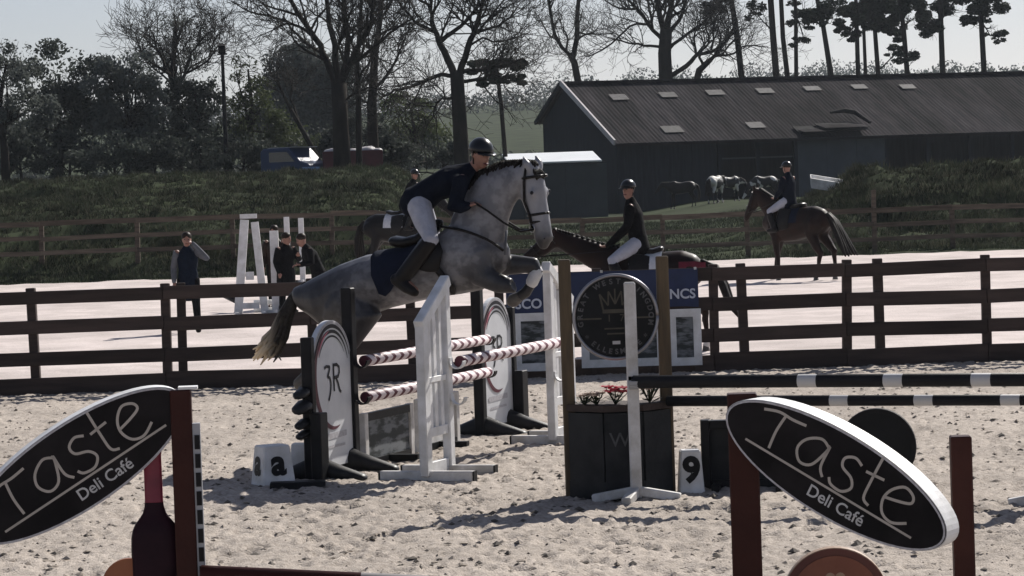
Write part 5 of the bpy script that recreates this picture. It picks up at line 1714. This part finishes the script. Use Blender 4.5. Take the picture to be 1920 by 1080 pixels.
# ------------------------------------------------------------------ standing and walking horses
def horse(label, loc, rz, k, coat, legs=(0, 0, 0, 0), neck=None, headv=None, tail=None, cat='horse', group=None, voxel=.03, mane='manedark', name='horse', hooves=True, pad=None, bridle=True, sock=None, build=True):
    """x forward; legs = swing angle of front near, front far, hind near, hind far; near side is local -y"""
    t = thing(name, label, cat, loc, rz, group)
    V = lambda x, y, z: Vector((x, y, z)) * k
    mb = MB()
    row = lambda x, zt, zb, w: (V(x, 0, zt), V(x, 0, zb), w * k)
    mb.pairs([row(-.80, 1.36, 1.08, .13), row(-.70, 1.47, .98, .21), row(-.50, 1.54, .92, .265), row(-.25, 1.53, .87, .275), row(0, 1.48, .82, .29), row(.25, 1.51, .80, .28), row(.42, 1.58, .82, .24), row(.60, 1.52, .88, .215), row(.72, 1.40, 1.0, .15)], (0, 1, 0), 16)
    neck = neck or [(.45, 1.34), (.72, 1.56), (.95, 1.80), (1.06, 1.93)]
    nr = [(.26, .15), (.21, .12), (.15, .095), (.115, .08)]
    mb.limb([V(x, 0, z) for x, z in neck], [(a * k, b * k) for a, b in nr], (0, 1, 0), 14)
    px_, pz_ = neck[-1]
    hv = Vector(headv or (.62, -.78)).normalized()
    hp_ = lambda d, off=0: V(px_ + hv.x * d - hv.y * off * -1 * -1, 0, pz_ + hv.y * d + hv.x * off)
    perp = Vector((-hv.y, 0, hv.x)) if hv.x * 1 >= 0 else Vector((hv.y, 0, -hv.x))   # towards the forehead
    hc = lambda d, off: V(px_ + hv.x * d, 0, pz_ + hv.y * d) + perp * (off * k)
    mb.limb([hc(-.03, 0), hc(.12, -.02), hc(.27, -.02), hc(.42, .005), hc(.55, .01), hc(.62, .0)], [(.085 * k, .075 * k), (.135 * k, .10 * k), (.13 * k, .09 * k), (.09 * k, .068 * k), (.075 * k, .058 * k), (.06 * k, .05 * k)], (0, 1, 0), 12)
    for s in (-1, 1):
        mb.limb([hc(-.02, .05) + V(0, s * .055, 0), hc(-.09, .09) + V(0, s * .065, 0), hc(-.16, .09) + V(0, s * .06, 0)], [.035 * k, .038 * k, .010 * k], (0, 1, 0), 8)

    def leg(front, s, a):
        piv = Vector((.50, s * .15, 1.12)) if front else Vector((-.62, s * .15, 1.18))
        pts = [(.50, 1.12), (.47, .90), (.50, .56), (.49, .50), (.50, .28), (.50, .13), (.54, .06)] if front else [(-.60, 1.18), (-.48, .95), (-.64, .66), (-.72, .55), (-.68, .47), (-.66, .26), (-.65, .13), (-.60, .06)]
        rr = [.13, .095, .062, .058, .042, .047, .05] if front else [.20, .135, .085, .065, .055, .042, .048, .05]
        out = []
        for x, z in pts:
            dx, dz = x - piv.x, z - piv.z
            ca, sa = math.cos(a), math.sin(a)
            out.append(V(piv.x + dx * ca - dz * sa, piv.y * (1.0 if z > .6 else .85), piv.z + dx * sa + dz * ca))
        mb.limb(out, [r * k for r in rr], (0, 1, 0), 10)
        e = out[-1]
        if hooves:
            MB().lathe([(.062 * k, -.07 * k), (.058 * k, -.06 * k), (.044 * k, .02 * k)], 12, e).build('hoof', M['hoof'], t, True)
        if sock:
            MB().tube([out[-3], out[-2], out[-1]], [.05 * k, .056 * k, .058 * k], 10).build('leg_boot', M[sock], t, True)
    leg(True, -1, legs[0]); leg(True, 1, legs[1]); leg(False, -1, legs[2]); leg(False, 1, legs[3])
    mb.body('body', M[coat], t, voxel, 5)
    # tail
    tail = tail or [(-.80, 1.34), (-.93, 1.22), (-.98, .95), (-.97, .65), (-.93, .42)]
    m = MB()
    for j in range(5):
        yy = (j - 2) * .02
        n = len(tail)
        m.limb([V(x + random.gauss(0, .01), yy * (1 + i), z + random.gauss(0, .01)) for i, (x, z) in enumerate(tail)], [r * k for r in (.04, .055, .06, .055, .02)][:n], (0, 1, 0), 8)
    m.build('tail', M[mane], t, True)
    # mane along the crest
    m = MB()
    npts = [Vector((x, 0, z)) for x, z in neck]
    for i in range(16):
        f = (i + .5) / 16 * (len(npts) - 1); a = min(int(f), len(npts) - 2); u = f - a
        p = npts[a].lerp(npts[a + 1], u); tg = (npts[a + 1] - npts[a]).normalized()
        r = nr[a][0] * (1 - u) + nr[a + 1][0] * u
        up_ = Vector((-tg.z, 0, tg.x))
        c = (p + up_ * r * .97) * k
        m.limb([c, c + V(-.01, -.05, .0), c + V(-.03, -.10, -.12)], [.035 * k, .032 * k, .012 * k], (1, 0, 0), 6)
    m.build('mane', M[mane], t, True)
    for s in (-1, 1):
        MB().lathe([(.001, -.016 * k), (.016 * k, 0), (.001, .016 * k)], 8, hc(.18, .055) + V(0, s * .088, 0)).build('eye', M['ink'], t, True)
    if bridle:
        b = MB()
        for d, rr in ((.36, (.115, .088)), (.04, (.12, .10))):
            ring_ = []
            for i in range(15):
                q = i / 14 * 6.283
                ring_.append(hc(d, .0 + rr[0] * math.cos(q) - .008) + V(0, rr[1] * math.sin(q), 0))
            b.tube(ring_, .011 * k, 6)
        for s in (-1, 1):
            b.tube([hc(.02, .02) + V(0, s * .105, 0), hc(.2, -.02) + V(0, s * .112, 0), hc(.46, -.03) + V(0, s * .085, 0)], .010 * k, 6)
            b.tube([hc(.46, -.03) + V(0, s * .085, 0), V(.62, s * .20, 1.56), V(.45, s * .10, 1.66)], .009 * k, 5)
        b.build('bridle', M['leather'], t)
    if pad:
        m = MB(); vs = []; fs = []
        xs_ = [-.20, -.1, 0, .1, .2, .30]
        for i, x in enumerate(xs_):
            zt = 1.50 + .03 * abs(x - .05) / .2; w = .30; cz_ = 1.16; hz = zt + .015 - cz_
            for j in range(15):
                q = -1.45 + 2.9 * j / 14
                vs.append(V(x, w * math.sin(q) * 1.02, cz_ + hz * math.cos(q)))
        for i in range(len(xs_) - 1):
            for j in range(14):
                a = i * 15 + j; fs.append((a, a + 1, a + 16, a + 15))
        m.add(vs, fs).build('saddle_pad', M[pad], t, True)
        m = MB()
        m.limb([V(-.18, 0, 1.57), V(-.06, 0, 1.53), V(.10, 0, 1.54), V(.26, 0, 1.62)], [(.045 * k, .15 * k), (.05 * k, .16 * k), (.05 * k, .12 * k), (.05 * k, .09 * k)], (0, 1, 0), 12)
        for s in (-1, 1):
            m.limb([V(.14, s * .20, 1.48), V(.16, s * .29, 1.28), V(.12, s * .305, 1.08)], [(.16 * k, .02 * k), (.17 * k, .02 * k), (.12 * k, .02 * k)], (0, 1, 0), 10)
        m.build('saddle', M['leather'], t, True)
    return t


def rider_joints(k, seat=.05, lean=.05, hands=(.55, 1.72), zs=1.60, head_turn=0.0):
    """seated rider in the frame of a standing horse of scale k"""
    s = seat * k; z0 = zs * k + .07
    J = dict(pelvis=(s, 0, z0), waist=(s + lean * .4, 0, z0 + .20), chest=(s + lean, 0, z0 + .40), neck=(s + lean * 1.3, 0, z0 + .58), head=(s + lean * 1.3 + .03, 0, z0 + .74))
    for n, y in (('L', 1), ('R', -1)):
        J['sh' + n] = (s + lean * 1.2, y * .185, z0 + .50)
        J['el' + n] = (s + lean + .06, y * .24, z0 + .24)
        J['wr' + n] = (hands[0] * k - .05, y * .08, hands[1] * k + .02)
        J['ha' + n] = (hands[0] * k + .05, y * .06, hands[1] * k)
        J['hip' + n] = (s + .02, y * .12, z0 - .02)
        J['kn' + n] = (s + .36, y * .31, z0 - .24)
        J['an' + n] = (s + .20, y * .36, z0 - .64)
        J['to' + n] = (s + .36, y * .38, z0 - .66)
    return J


# middle bay horse and rider, just behind the arena fence
GR = 'mounted horses in the schooling arena'
hb = P(1222, 600, 42.2)
H2 = (hb.x, 42.2, 0.02); RZ2 = R(180 - 8)
horse('bright bay horse carrying a rider, behind the black disc', H2, RZ2, .93, 'bayred', (.25, -.2, .15, -.2), [(.45, 1.34), (.85, 1.50), (1.25, 1.70), (1.46, 1.80)], (.80, -.60),
      [(-.80, 1.34), (-.98, 1.26), (-1.12, .98), (-1.20, .72), (-1.34, .50)], group=GR, pad='padwhite', sock='boot_white')
bay_ = [o for o in COL.objects if o.get('category') == 'horse'][-1]
for sg in (-1, 1):
    vs = []; fs = []
    for x, w in zip([-.86, -.80, -.70, -.58, -.46], [.17, .22, .26, .285, .29]):
        for j in range(8):
            q = sg * (1.05 + .85 * j / 7)
            vs.append(Vector((x, (w + .014) * math.sin(q), 1.20 + (.30 if x < -.75 else .34) * math.cos(q))) * .93)
    for i in range(4):
        for j in range(7):
            a = i * 8 + j; fs.append((a, a + 1, a + 9, a + 8))
    MB().add(vs, fs).build('quarter_sheet', M['rugred'], bay_, True)
J2 = rider_joints(.93, .16, .07, (.68, 1.62))
person('rider in black jacket and helmet turning towards us on the bright bay horse', H2, RZ2, J2, (.45, .85, 0), 'blackcloth', 'breeches', 'leather', 'helmet', boot_top=.85, group='riders in the schooling arena')

# far bay
hb = P(1497, 524, 68)
H3 = (hb.x, 68, 0.02); RZ3 = R(180 - 42)
horse('dark bay horse walking away on the far side of the schooling arena', H3, RZ3, 1.10, 'bay', (.20, -.12, -.22, .05), [(.45, 1.36), (.70, 1.56), (.90, 1.74), (1.0, 1.84)], (.48, -.87),
      [(-.80, 1.36), (-.95, 1.22), (-1.08, .98), (-1.22, .72), (-1.36, .52)], group=GR, pad='padnavy', bridle=True)
J3 = rider_joints(1.10, .16, .02, (.52, 1.70))
person('rider in dark jacket sitting upright on the dark bay horse', H3, RZ3, J3, (1, -.1, -.05), 'navy', 'breeches', 'leather', 'helmet', boot_top=.85, group='riders in the schooling arena')

# black horse behind the jumping horse
hb = P(748, 560, 79)
H4 = (hb.x, 79, 0.02); RZ4 = R(-24)
horse('black horse with white saddle cloth half hidden behind the grey horse', H4, RZ4, 1.14, 'blackcoat', (.3, -.2, .2, -.2), group=GR, pad='padwhite')
J4 = rider_joints(1.14, .26, .20, (.66, 1.74), 1.70)
person('rider in black leaning forward, half hidden behind the jumping rider', H4, RZ4, J4, (1, -.3, -.1), 'blackcloth', 'breeches', 'leather', 'helmet', boot_top=.85, group='riders in the schooling arena')

# cattle in front of the barn
GC = 'cattle standing in front of the barn'
c1 = P(1279, 384, 168)
horse('black cow standing side on in front of the dark barn opening', (c1.x, 168, gzp(c1.x, 168)), R(184), 1.0, 'blackcoat', (.06, -.08, .05, -.1), [(.50, 1.22), (.78, 1.30), (1.0, 1.36), (1.12, 1.40)], (.60, -.80), None, 'cow', GC, .045, name='cow', bridle=False)
c2 = P(1343, 386, 166)
horse('black and white cow standing with its rump towards the arena', (c2.x, 166, gzp(c2.x, 166)), R(62), 1.0, 'pied', (.06, -.08, .05, -.1), [(.50, 1.22), (.78, 1.30), (1.0, 1.36), (1.12, 1.40)], (.60, -.80), None, 'cow', GC, .045, name='cow', bridle=False)
c3 = P(1368, 384, 169)
horse('pale patched cow half behind the black and white cow', (c3.x, 169, gzp(c3.x, 169)), R(28), .92, 'pied', (.1, -.05, .05, -.1), [(.50, 1.22), (.78, 1.26), (1.0, 1.22), (1.12, 1.16)], (.60, -.80), None, 'cow', GC, .045, name='cow', bridle=False)
c4 = P(1434, 380, 160)
horse('patched cow grazing beyond the head of the dark bay horse', (c4.x, 160, gzp(c4.x, 160)), R(200), .9, 'pied', (.1, -.05, .05, -.1), [(.50, 1.20), (.80, 1.10), (1.02, .90), (1.12, .74)], (.5, -.86), None, 'cow', GC, .045, name='cow', bridle=False)


# people on foot
def standing(h=1.75, feet=.12, face_rz=0, armL=None, armR=None, lean=0.0, stride=0.0):
    k = h / 1.75
    J = dict(pelvis=(0, 0, .95), waist=(lean * .2, 0, 1.10), chest=(lean * .6, 0, 1.30), neck=(lean, 0, 1.48), head=(lean * 1.25 + .02, 0, 1.63))
    for n, y in (('L', 1), ('R', -1)):
        J['sh' + n] = (lean * .85, y * .185, 1.41); J['hip' + n] = (0, y * .10, .92)
        J['kn' + n] = (.03 + stride * y * .5, y * feet, .50); J['an' + n] = (stride * y, y * feet * 1.15, .09); J['to' + n] = (stride * y + .17, y * feet * 1.3, .05)
        J['el' + n] = (lean * .8 - .02, y * .25, 1.13); J['wr' + n] = (lean * .8 + .10, y * .24, .90)
    for n, a in (('L', armL), ('R', armR)):
        if a: J['el' + n], J['wr' + n], J['ha' + n] = a
    return {q: Vector(v) * k for q, v in J.items()}


w1 = P(357, 628, 53)
# facing the camera: local +x towards the camera (rz -90): local +y is picture right
JP = standing(1.76, .13, armL=((.12, .36, 1.28), (.10, .12, 1.56), (.06, .04, 1.60)), stride=.04)
person('person in long navy fleece standing with one hand raised to the head', (w1.x, 53, .03), R(-90), JP, (1, .1, -.1), 'navyfleece', 'blackcloth', 'leather', None, hair='hair', sleeve='greysleeve', coat_len=.26)
w2 = P(540, 610, 60)
JP = standing(1.58, .11, armL=((.10, .30, 1.16), (.26, .20, 1.24), (.32, .16, 1.28)), lean=.04)
person('person in black coat standing beside the white practice stand', (w2.x, 60, .03), R(-60), JP, (.8, .6, -.1), 'blackcloth', 'blackcloth', 'leather', None, coat_len=.25, group='people by the practice jump')
w3 = P(600, 610, 58)
JP = standing(1.58, .12, armL=((.22, .30, 1.14), (.42, .22, 1.12), (.50, .2, 1.12)), armR=((.20, -.26, 1.12), (.40, -.18, 1.10), (.48, -.16, 1.1)), lean=.26)
person('person in black leaning forward with a pale collar, nearest the grey tail', (w3.x, 58, .03), R(200), JP, (1, .2, -.3), 'blackcloth', 'blackcloth', 'leather', None, hair='hair', coat_len=.22, group='people by the practice jump')
w4 = P(497, 600, 59)
JP = standing(1.72, .11, lean=.03)
person('person in dark brown coat between the white practice wings', (w4.x + .02, 62, .03), R(-100), JP, (1, -.2, -.1), 'bay', 'blackcloth', 'leather', None, coat_len=.25, group='people by the practice jump')

# ------------------------------------------------------------------ the jumping grey and its rider
HO = P(800, 560, 26.6)
HZ = R(-20)
HL = Vector((HO.x, 26.6, 0))
S = Side(HL, HZ)
gh = thing('horse', 'dapple grey horse jumping over the banded poles with a rider', 'horse', HL, HZ)
mb = MB()
TR = [((566, 533), (583, 592), .14), ((592, 519), (612, 616), .22), ((640, 495), (664, 606), .27), ((690, 477), (703, 588), .285), ((735, 470), (735, 577), .29), ((782, 462), (776, 567), .30),
      ((828, 436), (818, 558), .29), ((862, 408), (862, 552), .27), ((905, 420), (905, 544), .24), ((932, 440), (934, 518), .12)]
mb.pairs([(S(*a), S(*b), w) for a, b, w in TR], (0, 1, 0), 18)
NK = [((846, 410), (935, 500), .17), ((868, 366), (950, 452), .145), ((900, 326), (953, 415), .118), ((945, 306), (962, 388), .105), ((984, 306), (978, 362), .09)]
mb.pairs([(S(*a), S(*b), w) for a, b, w in NK], (0, 1, 0), 16)
# head carried vertically, face turned towards the camera
cam_l = Vector((math.sin(-HZ), -math.cos(-HZ), 0))
ff = (Vector((1, 0, 0)) * .80 + cam_l * .60).normalized()
pollp = S(1000, 318)
muz = S(1019, 457)
dn_ = (muz - pollp); HLn = dn_.length; dn_.normalize()
ff = (ff - dn_ * ff.dot(dn_)).normalized()
hs_ = dn_.cross(ff).normalized()
hc = lambda d, off=0, sd=0: pollp + dn_ * (d * HLn) + ff * off + hs_ * sd
mb.limb([hc(-.02, -.02), hc(.14, -.035), hc(.30, -.045), hc(.46, -.03), hc(.64, -.0), hc(.80, .01), hc(.93, .012), hc(1.0, .0)],
        [(.08, .07), (.125, .098), (.145, .105), (.125, .09), (.100, .080), (.092, .076), (.088, .076), (.060, .056)], hs_, 14)
mb.limb([S(985, 330), hc(.22, -.1)], [(.12, .085), (.11, .085)], (0, 1, 0), 12)
for s in (-1, 1):
    mb.limb([hc(.0, .02, s * .055), hc(-.09, .0, s * .075), hc(-.19, -.03, s * .07)], [.034, .04, .010], hs_, 8)
for s in (-1, 1):
    ell(mb, hc(.32, .045, s * .088), dn_, ff, .035, .028, .02, 8)
    ell(mb, hc(.93, .060, s * .045), dn_, ff, .035, .030, .025, 8)


def L3(pts, ys, rads, lat=(0, 1, 0)):
    if not isinstance(ys, (list, tuple)): ys = [ys] * len(pts)
    q = [S(x, y, yy) for (x, y), yy in zip(pts, ys)]
    mb.limb(q, rads, lat, 12)
    return q


fn_ = L3([(888, 478), (905, 518), (938, 533), (966, 536), (948, 530), (928, 521), (920, 519), (922, 522)], [-.15, -.15, -.15, -.15, -.15, -.14, -.12, -.10], [(.17, .10), (.115, .085), (.085, .07), (.068, .062), (.05, .045), (.045, .04), (.05, .046), (.05, .048)])
ff_ = L3([(895, 470), (925, 498), (965, 496), (1004, 497), (1008, 507), (996, 532), (986, 548), (974, 556)], .14, [(.17, .10), (.12, .09), (.09, .075), (.068, .062), (.055, .05), (.045, .042), (.052, .048), (.05, .05)])
hn_ = L3([(640, 560), (684, 598), (655, 640), (634, 662), (610, 684), (590, 706), (578, 722)], [-.14, -.18, -.17, -.16, -.15, -.15, -.15], [(.27, .15), (.17, .13), (.10, .085), (.075, .06), (.055, .048), (.052, .048), (.052, .05)])
hf_ = L3([(632, 555), (668, 596), (640, 632), (618, 652), (596, 672), (580, 694), (570, 708)], [.12, .16, .15, .15, .14, .14, .14], [(.27, .15), (.17, .13), (.10, .085), (.075, .06), (.055, .048), (.052, .048), (.052, .05)])
gb = mb.body('body', M['grey'], gh, .016, 5)
# coat pigment: dark legs and quarters, pale head
nv = len(gb.data.vertices)
cof = np.empty(nv * 3, np.float32); gb.data.vertices.foreach_get('co', cof); cof = cof.reshape(-1, 3)
tone = np.zeros(nv)
legline = [(fn_, .19), (ff_, .19), (hn_, .28), (hf_, .28)]
for q, rr in legline:
    for a, b in zip(q[1:-1], q[2:]):
        a = np.array(a); b = np.array(b); ab = b - a
        u = np.clip(((cof - a) @ ab) / (ab @ ab), 0, 1)
        dd = np.linalg.norm(cof - (a + u[:, None] * ab), axis=1)
        tone = np.maximum(tone, np.clip(1.25 - dd / rr, 0, 1))
q0_ = np.array(S(600, 560))
dq = np.linalg.norm((cof - q0_)[:, [0, 2]], axis=1)
tone = np.maximum(tone, .85 * np.clip(1.3 - dq / .6, 0, 1))
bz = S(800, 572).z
tone = np.maximum(tone, .5 * np.clip((bz + .02 - cof[:, 2]) / .10, 0, 1) * (cof[:, 0] < S(930, 500).x))  # coat darker towards the underside of the belly
mzp = np.array(hc(1.0, .0)); dm = np.linalg.norm(cof - mzp, axis=1)
tone = np.maximum(tone, .92 * np.clip(1.5 - dm / .15, 0, 1))
pale = np.zeros(nv)
ha, hb_ = np.array(hc(.05, 0)), np.array(hc(.75, 0)); ab = hb_ - ha
u = np.clip(((cof - ha) @ ab) / (ab @ ab), 0, 1)
pale = np.clip(1.5 - np.linalg.norm(cof - (ha + u[:, None] * ab), axis=1) / .16, 0, .75)
for c_, r_c, k_ in ((S(925, 372), .42, .35), (S(868, 450), .40, .30), (S(800, 535), .30, .30), (S(690, 500), .30, .22)):
    pale = np.maximum(pale, k_ * np.clip(1.3 - np.linalg.norm((cof - np.array(c_))[:, [0, 2]], axis=1) / r_c, 0, 1))
pale *= 1 - tone
pa_ = gb.data.attributes.new('pale', 'FLOAT', 'POINT'); pa_.data.foreach_set('value', pale.astype(np.float32))
at = gb.data.attributes.new('tone', 'FLOAT', 'POINT'); at.data.foreach_set('value', tone.astype(np.float32))
for q in (fn_, ff_, hn_, hf_):
    d = (q[-1] - q[-2]).normalized()
    MB().limb([q[-1] - d * .005, q[-1] + d * .035, q[-1] + d * .075], [(.046, .046), (.056, .054), (.062, .058)], (0, 1, 0), 12).build('hoof', M['hoof'], gh, True)
for q, w in ((fn_, .058), (ff_, .058)):
    MB().limb([q[4].lerp(q[5], .1), q[4].lerp(q[5], .9)], [w, w], (0, 1, 0), 10).build('leg_boot', M['boot_white' if q is ff_ else 'leather'], gh, True)
for q in (hn_, hf_):
    MB().limb([q[4].lerp(q[5], .2), q[5]], [.066, .064], (0, 1, 0), 10).build('leg_boot', M['leather'], gh, True)
for s in (-1, 1):
    MB().lathe([(.001, -.017), (.012, -.012), (.017, 0), (.012, .012), (.001, .017)], 10, hc(.31, .052, s * .100)).build('eye', M['ink'], gh, True)
    MB().lathe([(.001, -.008), (.010, 0), (.001, .008)], 8, hc(.935, .082, s * .052)).build('nostril', M['ink'], gh, True)
# tail streaming out behind
tl = MB(); tg = []
base = [(572, 533), (552, 556), (536, 592), (524, 628), (508, 650), (492, 662)]
for j in range(46):
    dx, dy = random.gauss(0, 9), random.gauss(0, 7)
    e = random.uniform(.72, 1.06)
    q = []
    for i, (x, y) in enumerate(base):
        f = i / 5
        q.append(S(x + dx * f * 1.5 + (8 * (1 - e) * 10 if i == 5 else 0) * f + random.gauss(0, .8), y + dy * f * 1.6 - (1 - e) * 30 * f, random.gauss(0, .03) * (.4 + f)))
    tl.limb(q, [.028, .030, .027, .024, .019, .006], (0, 1, 0), 6)
to_ = tl.build('tail', M['tail'], gh, True)
nv = len(to_.data.vertices); c2_ = np.empty(nv * 3, np.float32); to_.data.vertices.foreach_get('co', c2_); c2_ = c2_.reshape(-1, 3)
tx, bx_ = S(535, 600), S(495, 662)
f_ = np.clip((tx.x - c2_[:, 0]) / (tx.x - bx_.x) * 1.25 - .35, 0, 1)  # weight of the painted sun glow, growing towards the tip
at = to_.data.attributes.new('tone', 'FLOAT', 'POINT'); at.data.foreach_set('value', f_.astype(np.float32))
# plaited mane
mn = MB()
crest = [(862, 388), (872, 362), (900, 326), (945, 306), (984, 304), (1004, 306)]
mn.limb([S(x, y) + Vector((0, 0, -.015)) for x, y in crest], [(.035, .03)] * len(crest), (0, 1, 0), 8)
for i in range(60):
    f = i / 59 * 4.999; a = int(f); u = f - a
    x = crest[a][0] * (1 - u) + crest[a + 1][0] * u; y = crest[a][1] * (1 - u) + crest[a + 1][1] * u
    c = S(x, y)
    k_ = random.uniform(.35, .8)
    mn.limb([c + Vector((0, 0, -.02)), c + Vector((.0, -.03, .008)), c + Vector((random.gauss(-.01, .012), -.085 * k_, -.06 * k_))], [.024, .024, .008], (1, 0, 0), 6)
mn.build('mane', M['manedark'], gh, True)
mn = MB()
for i in range(6):
    mn.limb([hc(-.02, .03, (i - 2.5) * .014), hc(.08, .075, (i - 2.5) * .016), hc(.16, .068, (i - 2.5) * .014)], [.014, .018, .006], hs_, 6)
mn.build('forelock', M['manedark'], gh, True)


def near_y(x, y):
    """lateral offset of the horse's near flank at a picture point"""
    best = 0
    for rows in (TR, NK):
        for (a, b, w), (a2, b2, w2) in zip(rows[:-1], rows[1:]):
            for u in (0, .25, .5, .75, 1):
                tx_, ty_ = a[0] + (a2[0] - a[0]) * u, a[1] + (a2[1] - a[1]) * u
                ux, uy = b[0] + (b2[0] - b[0]) * u, b[1] + (b2[1] - b[1]) * u
                ww = w + (w2 - w) * u
                vx, vy = ux - tx_, uy - ty_; L2_ = vx * vx + vy * vy
                f = ((x - tx_) * vx + (y - ty_) * vy) / L2_
                off = abs((x - tx_) * vy - (y - ty_) * vx) / math.sqrt(L2_)
                if 0 < f < 1 and off < 14:
                    best = max(best, ww * math.sqrt(max(0, 1 - (2 * f - 1) ** 2)))
    return best


def strap(name, pts, r, m, par, lift=.018, k=6, n=6):
    pts = smooth(pts, k)
    q = []
    for x, y in pts:
        yy = -(near_y(x, y) + lift)
        q.append(S(x, y, yy))
    for _ in range(2):
        q = [q[0]] + [(q[i - 1] + q[i] * 2 + q[i + 1]) / 4 for i in range(1, len(q) - 1)] + [q[-1]]
    return MB().tube(q, r, n).build(name, M[m], par, True)


# saddle cloth wrapped over the back
vs = []; fs = []
cols = [(709, .62), (718, 1.35), (732, 2.0), (745, 2.15), (758, 2.0), (772, 1.7), (788, 1.45), (802, 1.3)]
nj = 19


def trunk_at(px):
    for (a, b, w), (a2, b2, w2) in zip(TR[:-1], TR[1:]):
        if a[0] <= px <= a2[0]:
            u = (px - a[0]) / (a2[0] - a[0])
            f = lambda p, q: (p[0] + (q[0] - p[0]) * u, p[1] + (q[1] - p[1]) * u)
            return f(a, a2), f(b, b2), w + (w2 - w) * u
    return TR[-1]


for px, ang in cols:
    a, b, w = trunk_at(px)
    ta, tb = S(*a), S(*b)
    c = (ta + tb) / 2; A_ = (ta - tb) / 2
    for j in range(nj):
        q = -ang + 2 * ang * j / (nj - 1)
        vs.append(c + A_ * (math.cos(q) * 1.0) + A_.normalized() * (.022 * math.cos(q)) + Vector((0, 1, 0)) * math.sin(q) * (w + .024))
for i in range(len(cols) - 1):
    for j in range(nj - 1):
        fs.append((i * nj + j, i * nj + j + 1, (i + 1) * nj + j + 1, (i + 1) * nj + j))
MB().add(vs, fs).build('saddle_pad', M['padnavy'], gh, True)
sd_ = MB()
sd_.limb([S(742, 452), S(762, 456), S(788, 450), S(812, 428), S(822, 420)], [(.05, .15), (.055, .165), (.06, .13), (.06, .10), (.05, .06)], (0, 1, 0), 12)
for s in (-1, 1):
    sd_.limb([S(800, 446, s * .24), S(806, 475, s * .325), S(803, 506, s * .335)], [(.10, .022), (.125, .022), (.10, .02)], (0, 1, 0), 10)
sd_.build('saddle', M['leather'], gh, True)
strap('girth', [(812, 488), (822, 508), (840, 530), (850, 548)], .034, 'leather', gh)
strap('breastplate', [(822, 424), (868, 432), (915, 450), (944, 470)], .013, 'leather', gh)
br = thing('x', 'x', 'x'); bpy.data.objects.remove(br)
bm_ = MB()
for d, ra, rb in ((.60, .105, .082), (.10, .13, .108), (.70, .092, .076)):
    bm_.tube([hc(d, -.012 + ra * math.cos(i / 18 * 6.283), rb * math.sin(i / 18 * 6.283)) for i in range(19)], .0125, 6)
for s in (-1, 1):
    bm_.tube([hc(-.03, -.0, s * .085), hc(.15, -.02, s * .112), hc(.40, -.05, s * .112), hc(.62, -.03, s * .088), hc(.78, -.035, s * .072)], .0125, 6)
    bm_.tube([hc(.0, -.03, s * .09), hc(.2, -.12, s * .11), hc(.36, -.20, s * .06)], .010, 6)
bd_ = bm_.build('bridle', M['leather'], gh, True)
for s in (-1, 1):
    MB().tube([hc(.78, -.035, s * .078) + (dn_ * math.cos(i / 12 * 6.283) + ff * math.sin(i / 12 * 6.283)) * .035 for i in range(13)], .006, 6).build('bit_ring', M['metal'], bd_, True)
rn = S(890, 380, -.20)
MB().tube([hc(.79, -.05, -.08), S(975, 434, -.22), S(945, 418, -.22), S(915, 396, -.20), rn], .0105, 6).build('rein', M['leather'], bd_, True)
MB().tube([hc(.79, -.05, .08), S(975, 430, .2), S(945, 412, .21), S(915, 392, .19), S(890, 376, .19)], .0105, 6).build('rein', M['leather'], bd_, True)
MB().tube([S(950, 432, -.06), S(948, 455, -.10), S(947, 478, -.10)], .012, 6).build('martingale', M['greysleeve'], gh, True)

JR = dict(pelvis=S(790, 372), waist=S(816, 353), chest=S(850, 338), neck=S(880, 322), head=S(901, 291),
          shL=S(866, 336, .18), shR=S(866, 338, -.18), elL=S(852, 390, .24), elR=S(850, 392, -.26), wrL=S(878, 384, .20), wrR=S(876, 386, -.21), haL=S(894, 378, .17), haR=S(892, 380, -.18),
          hipL=S(786, 384, .12), hipR=S(786, 386, -.12), knL=S(812, 446, .31), knR=S(808, 450, -.34), anL=S(758, 522, .33), anR=S(754, 524, -.36), toL=S(786, 540, .35), toR=S(780, 545, -.39))
person('rider in navy jacket and white breeches folded forward over the jumping grey horse', HL, HZ, JR, (.80, -.55, -.22), 'navy', 'breeches', 'leather', 'helmet', boot_top=.92, voxel=.012, coat_len=.06)

# ------------------------------------------------------------------ thin spring haze over the whole place
hz = MB().box((0, 2050, 36), (9000, 4500, 82)).build('haze', None)
hz['kind'] = 'stuff'
hm = bpy.data.materials.new('haze')
hm.use_nodes = True
hn = hm.node_tree
hn.nodes.remove(hn.nodes['Principled BSDF'])
pv = hn.nodes.new('ShaderNodeVolumePrincipled')
pv.inputs['Color'].default_value = (0.82, 0.90, 1.0, 1)
pv.inputs['Density'].default_value = 0.0001
pv.inputs['Anisotropy'].default_value = 0.3
hn.links.new(pv.outputs[0], hn.nodes['Material Output'].inputs['Volume'])
hz.data.materials.append(hm)
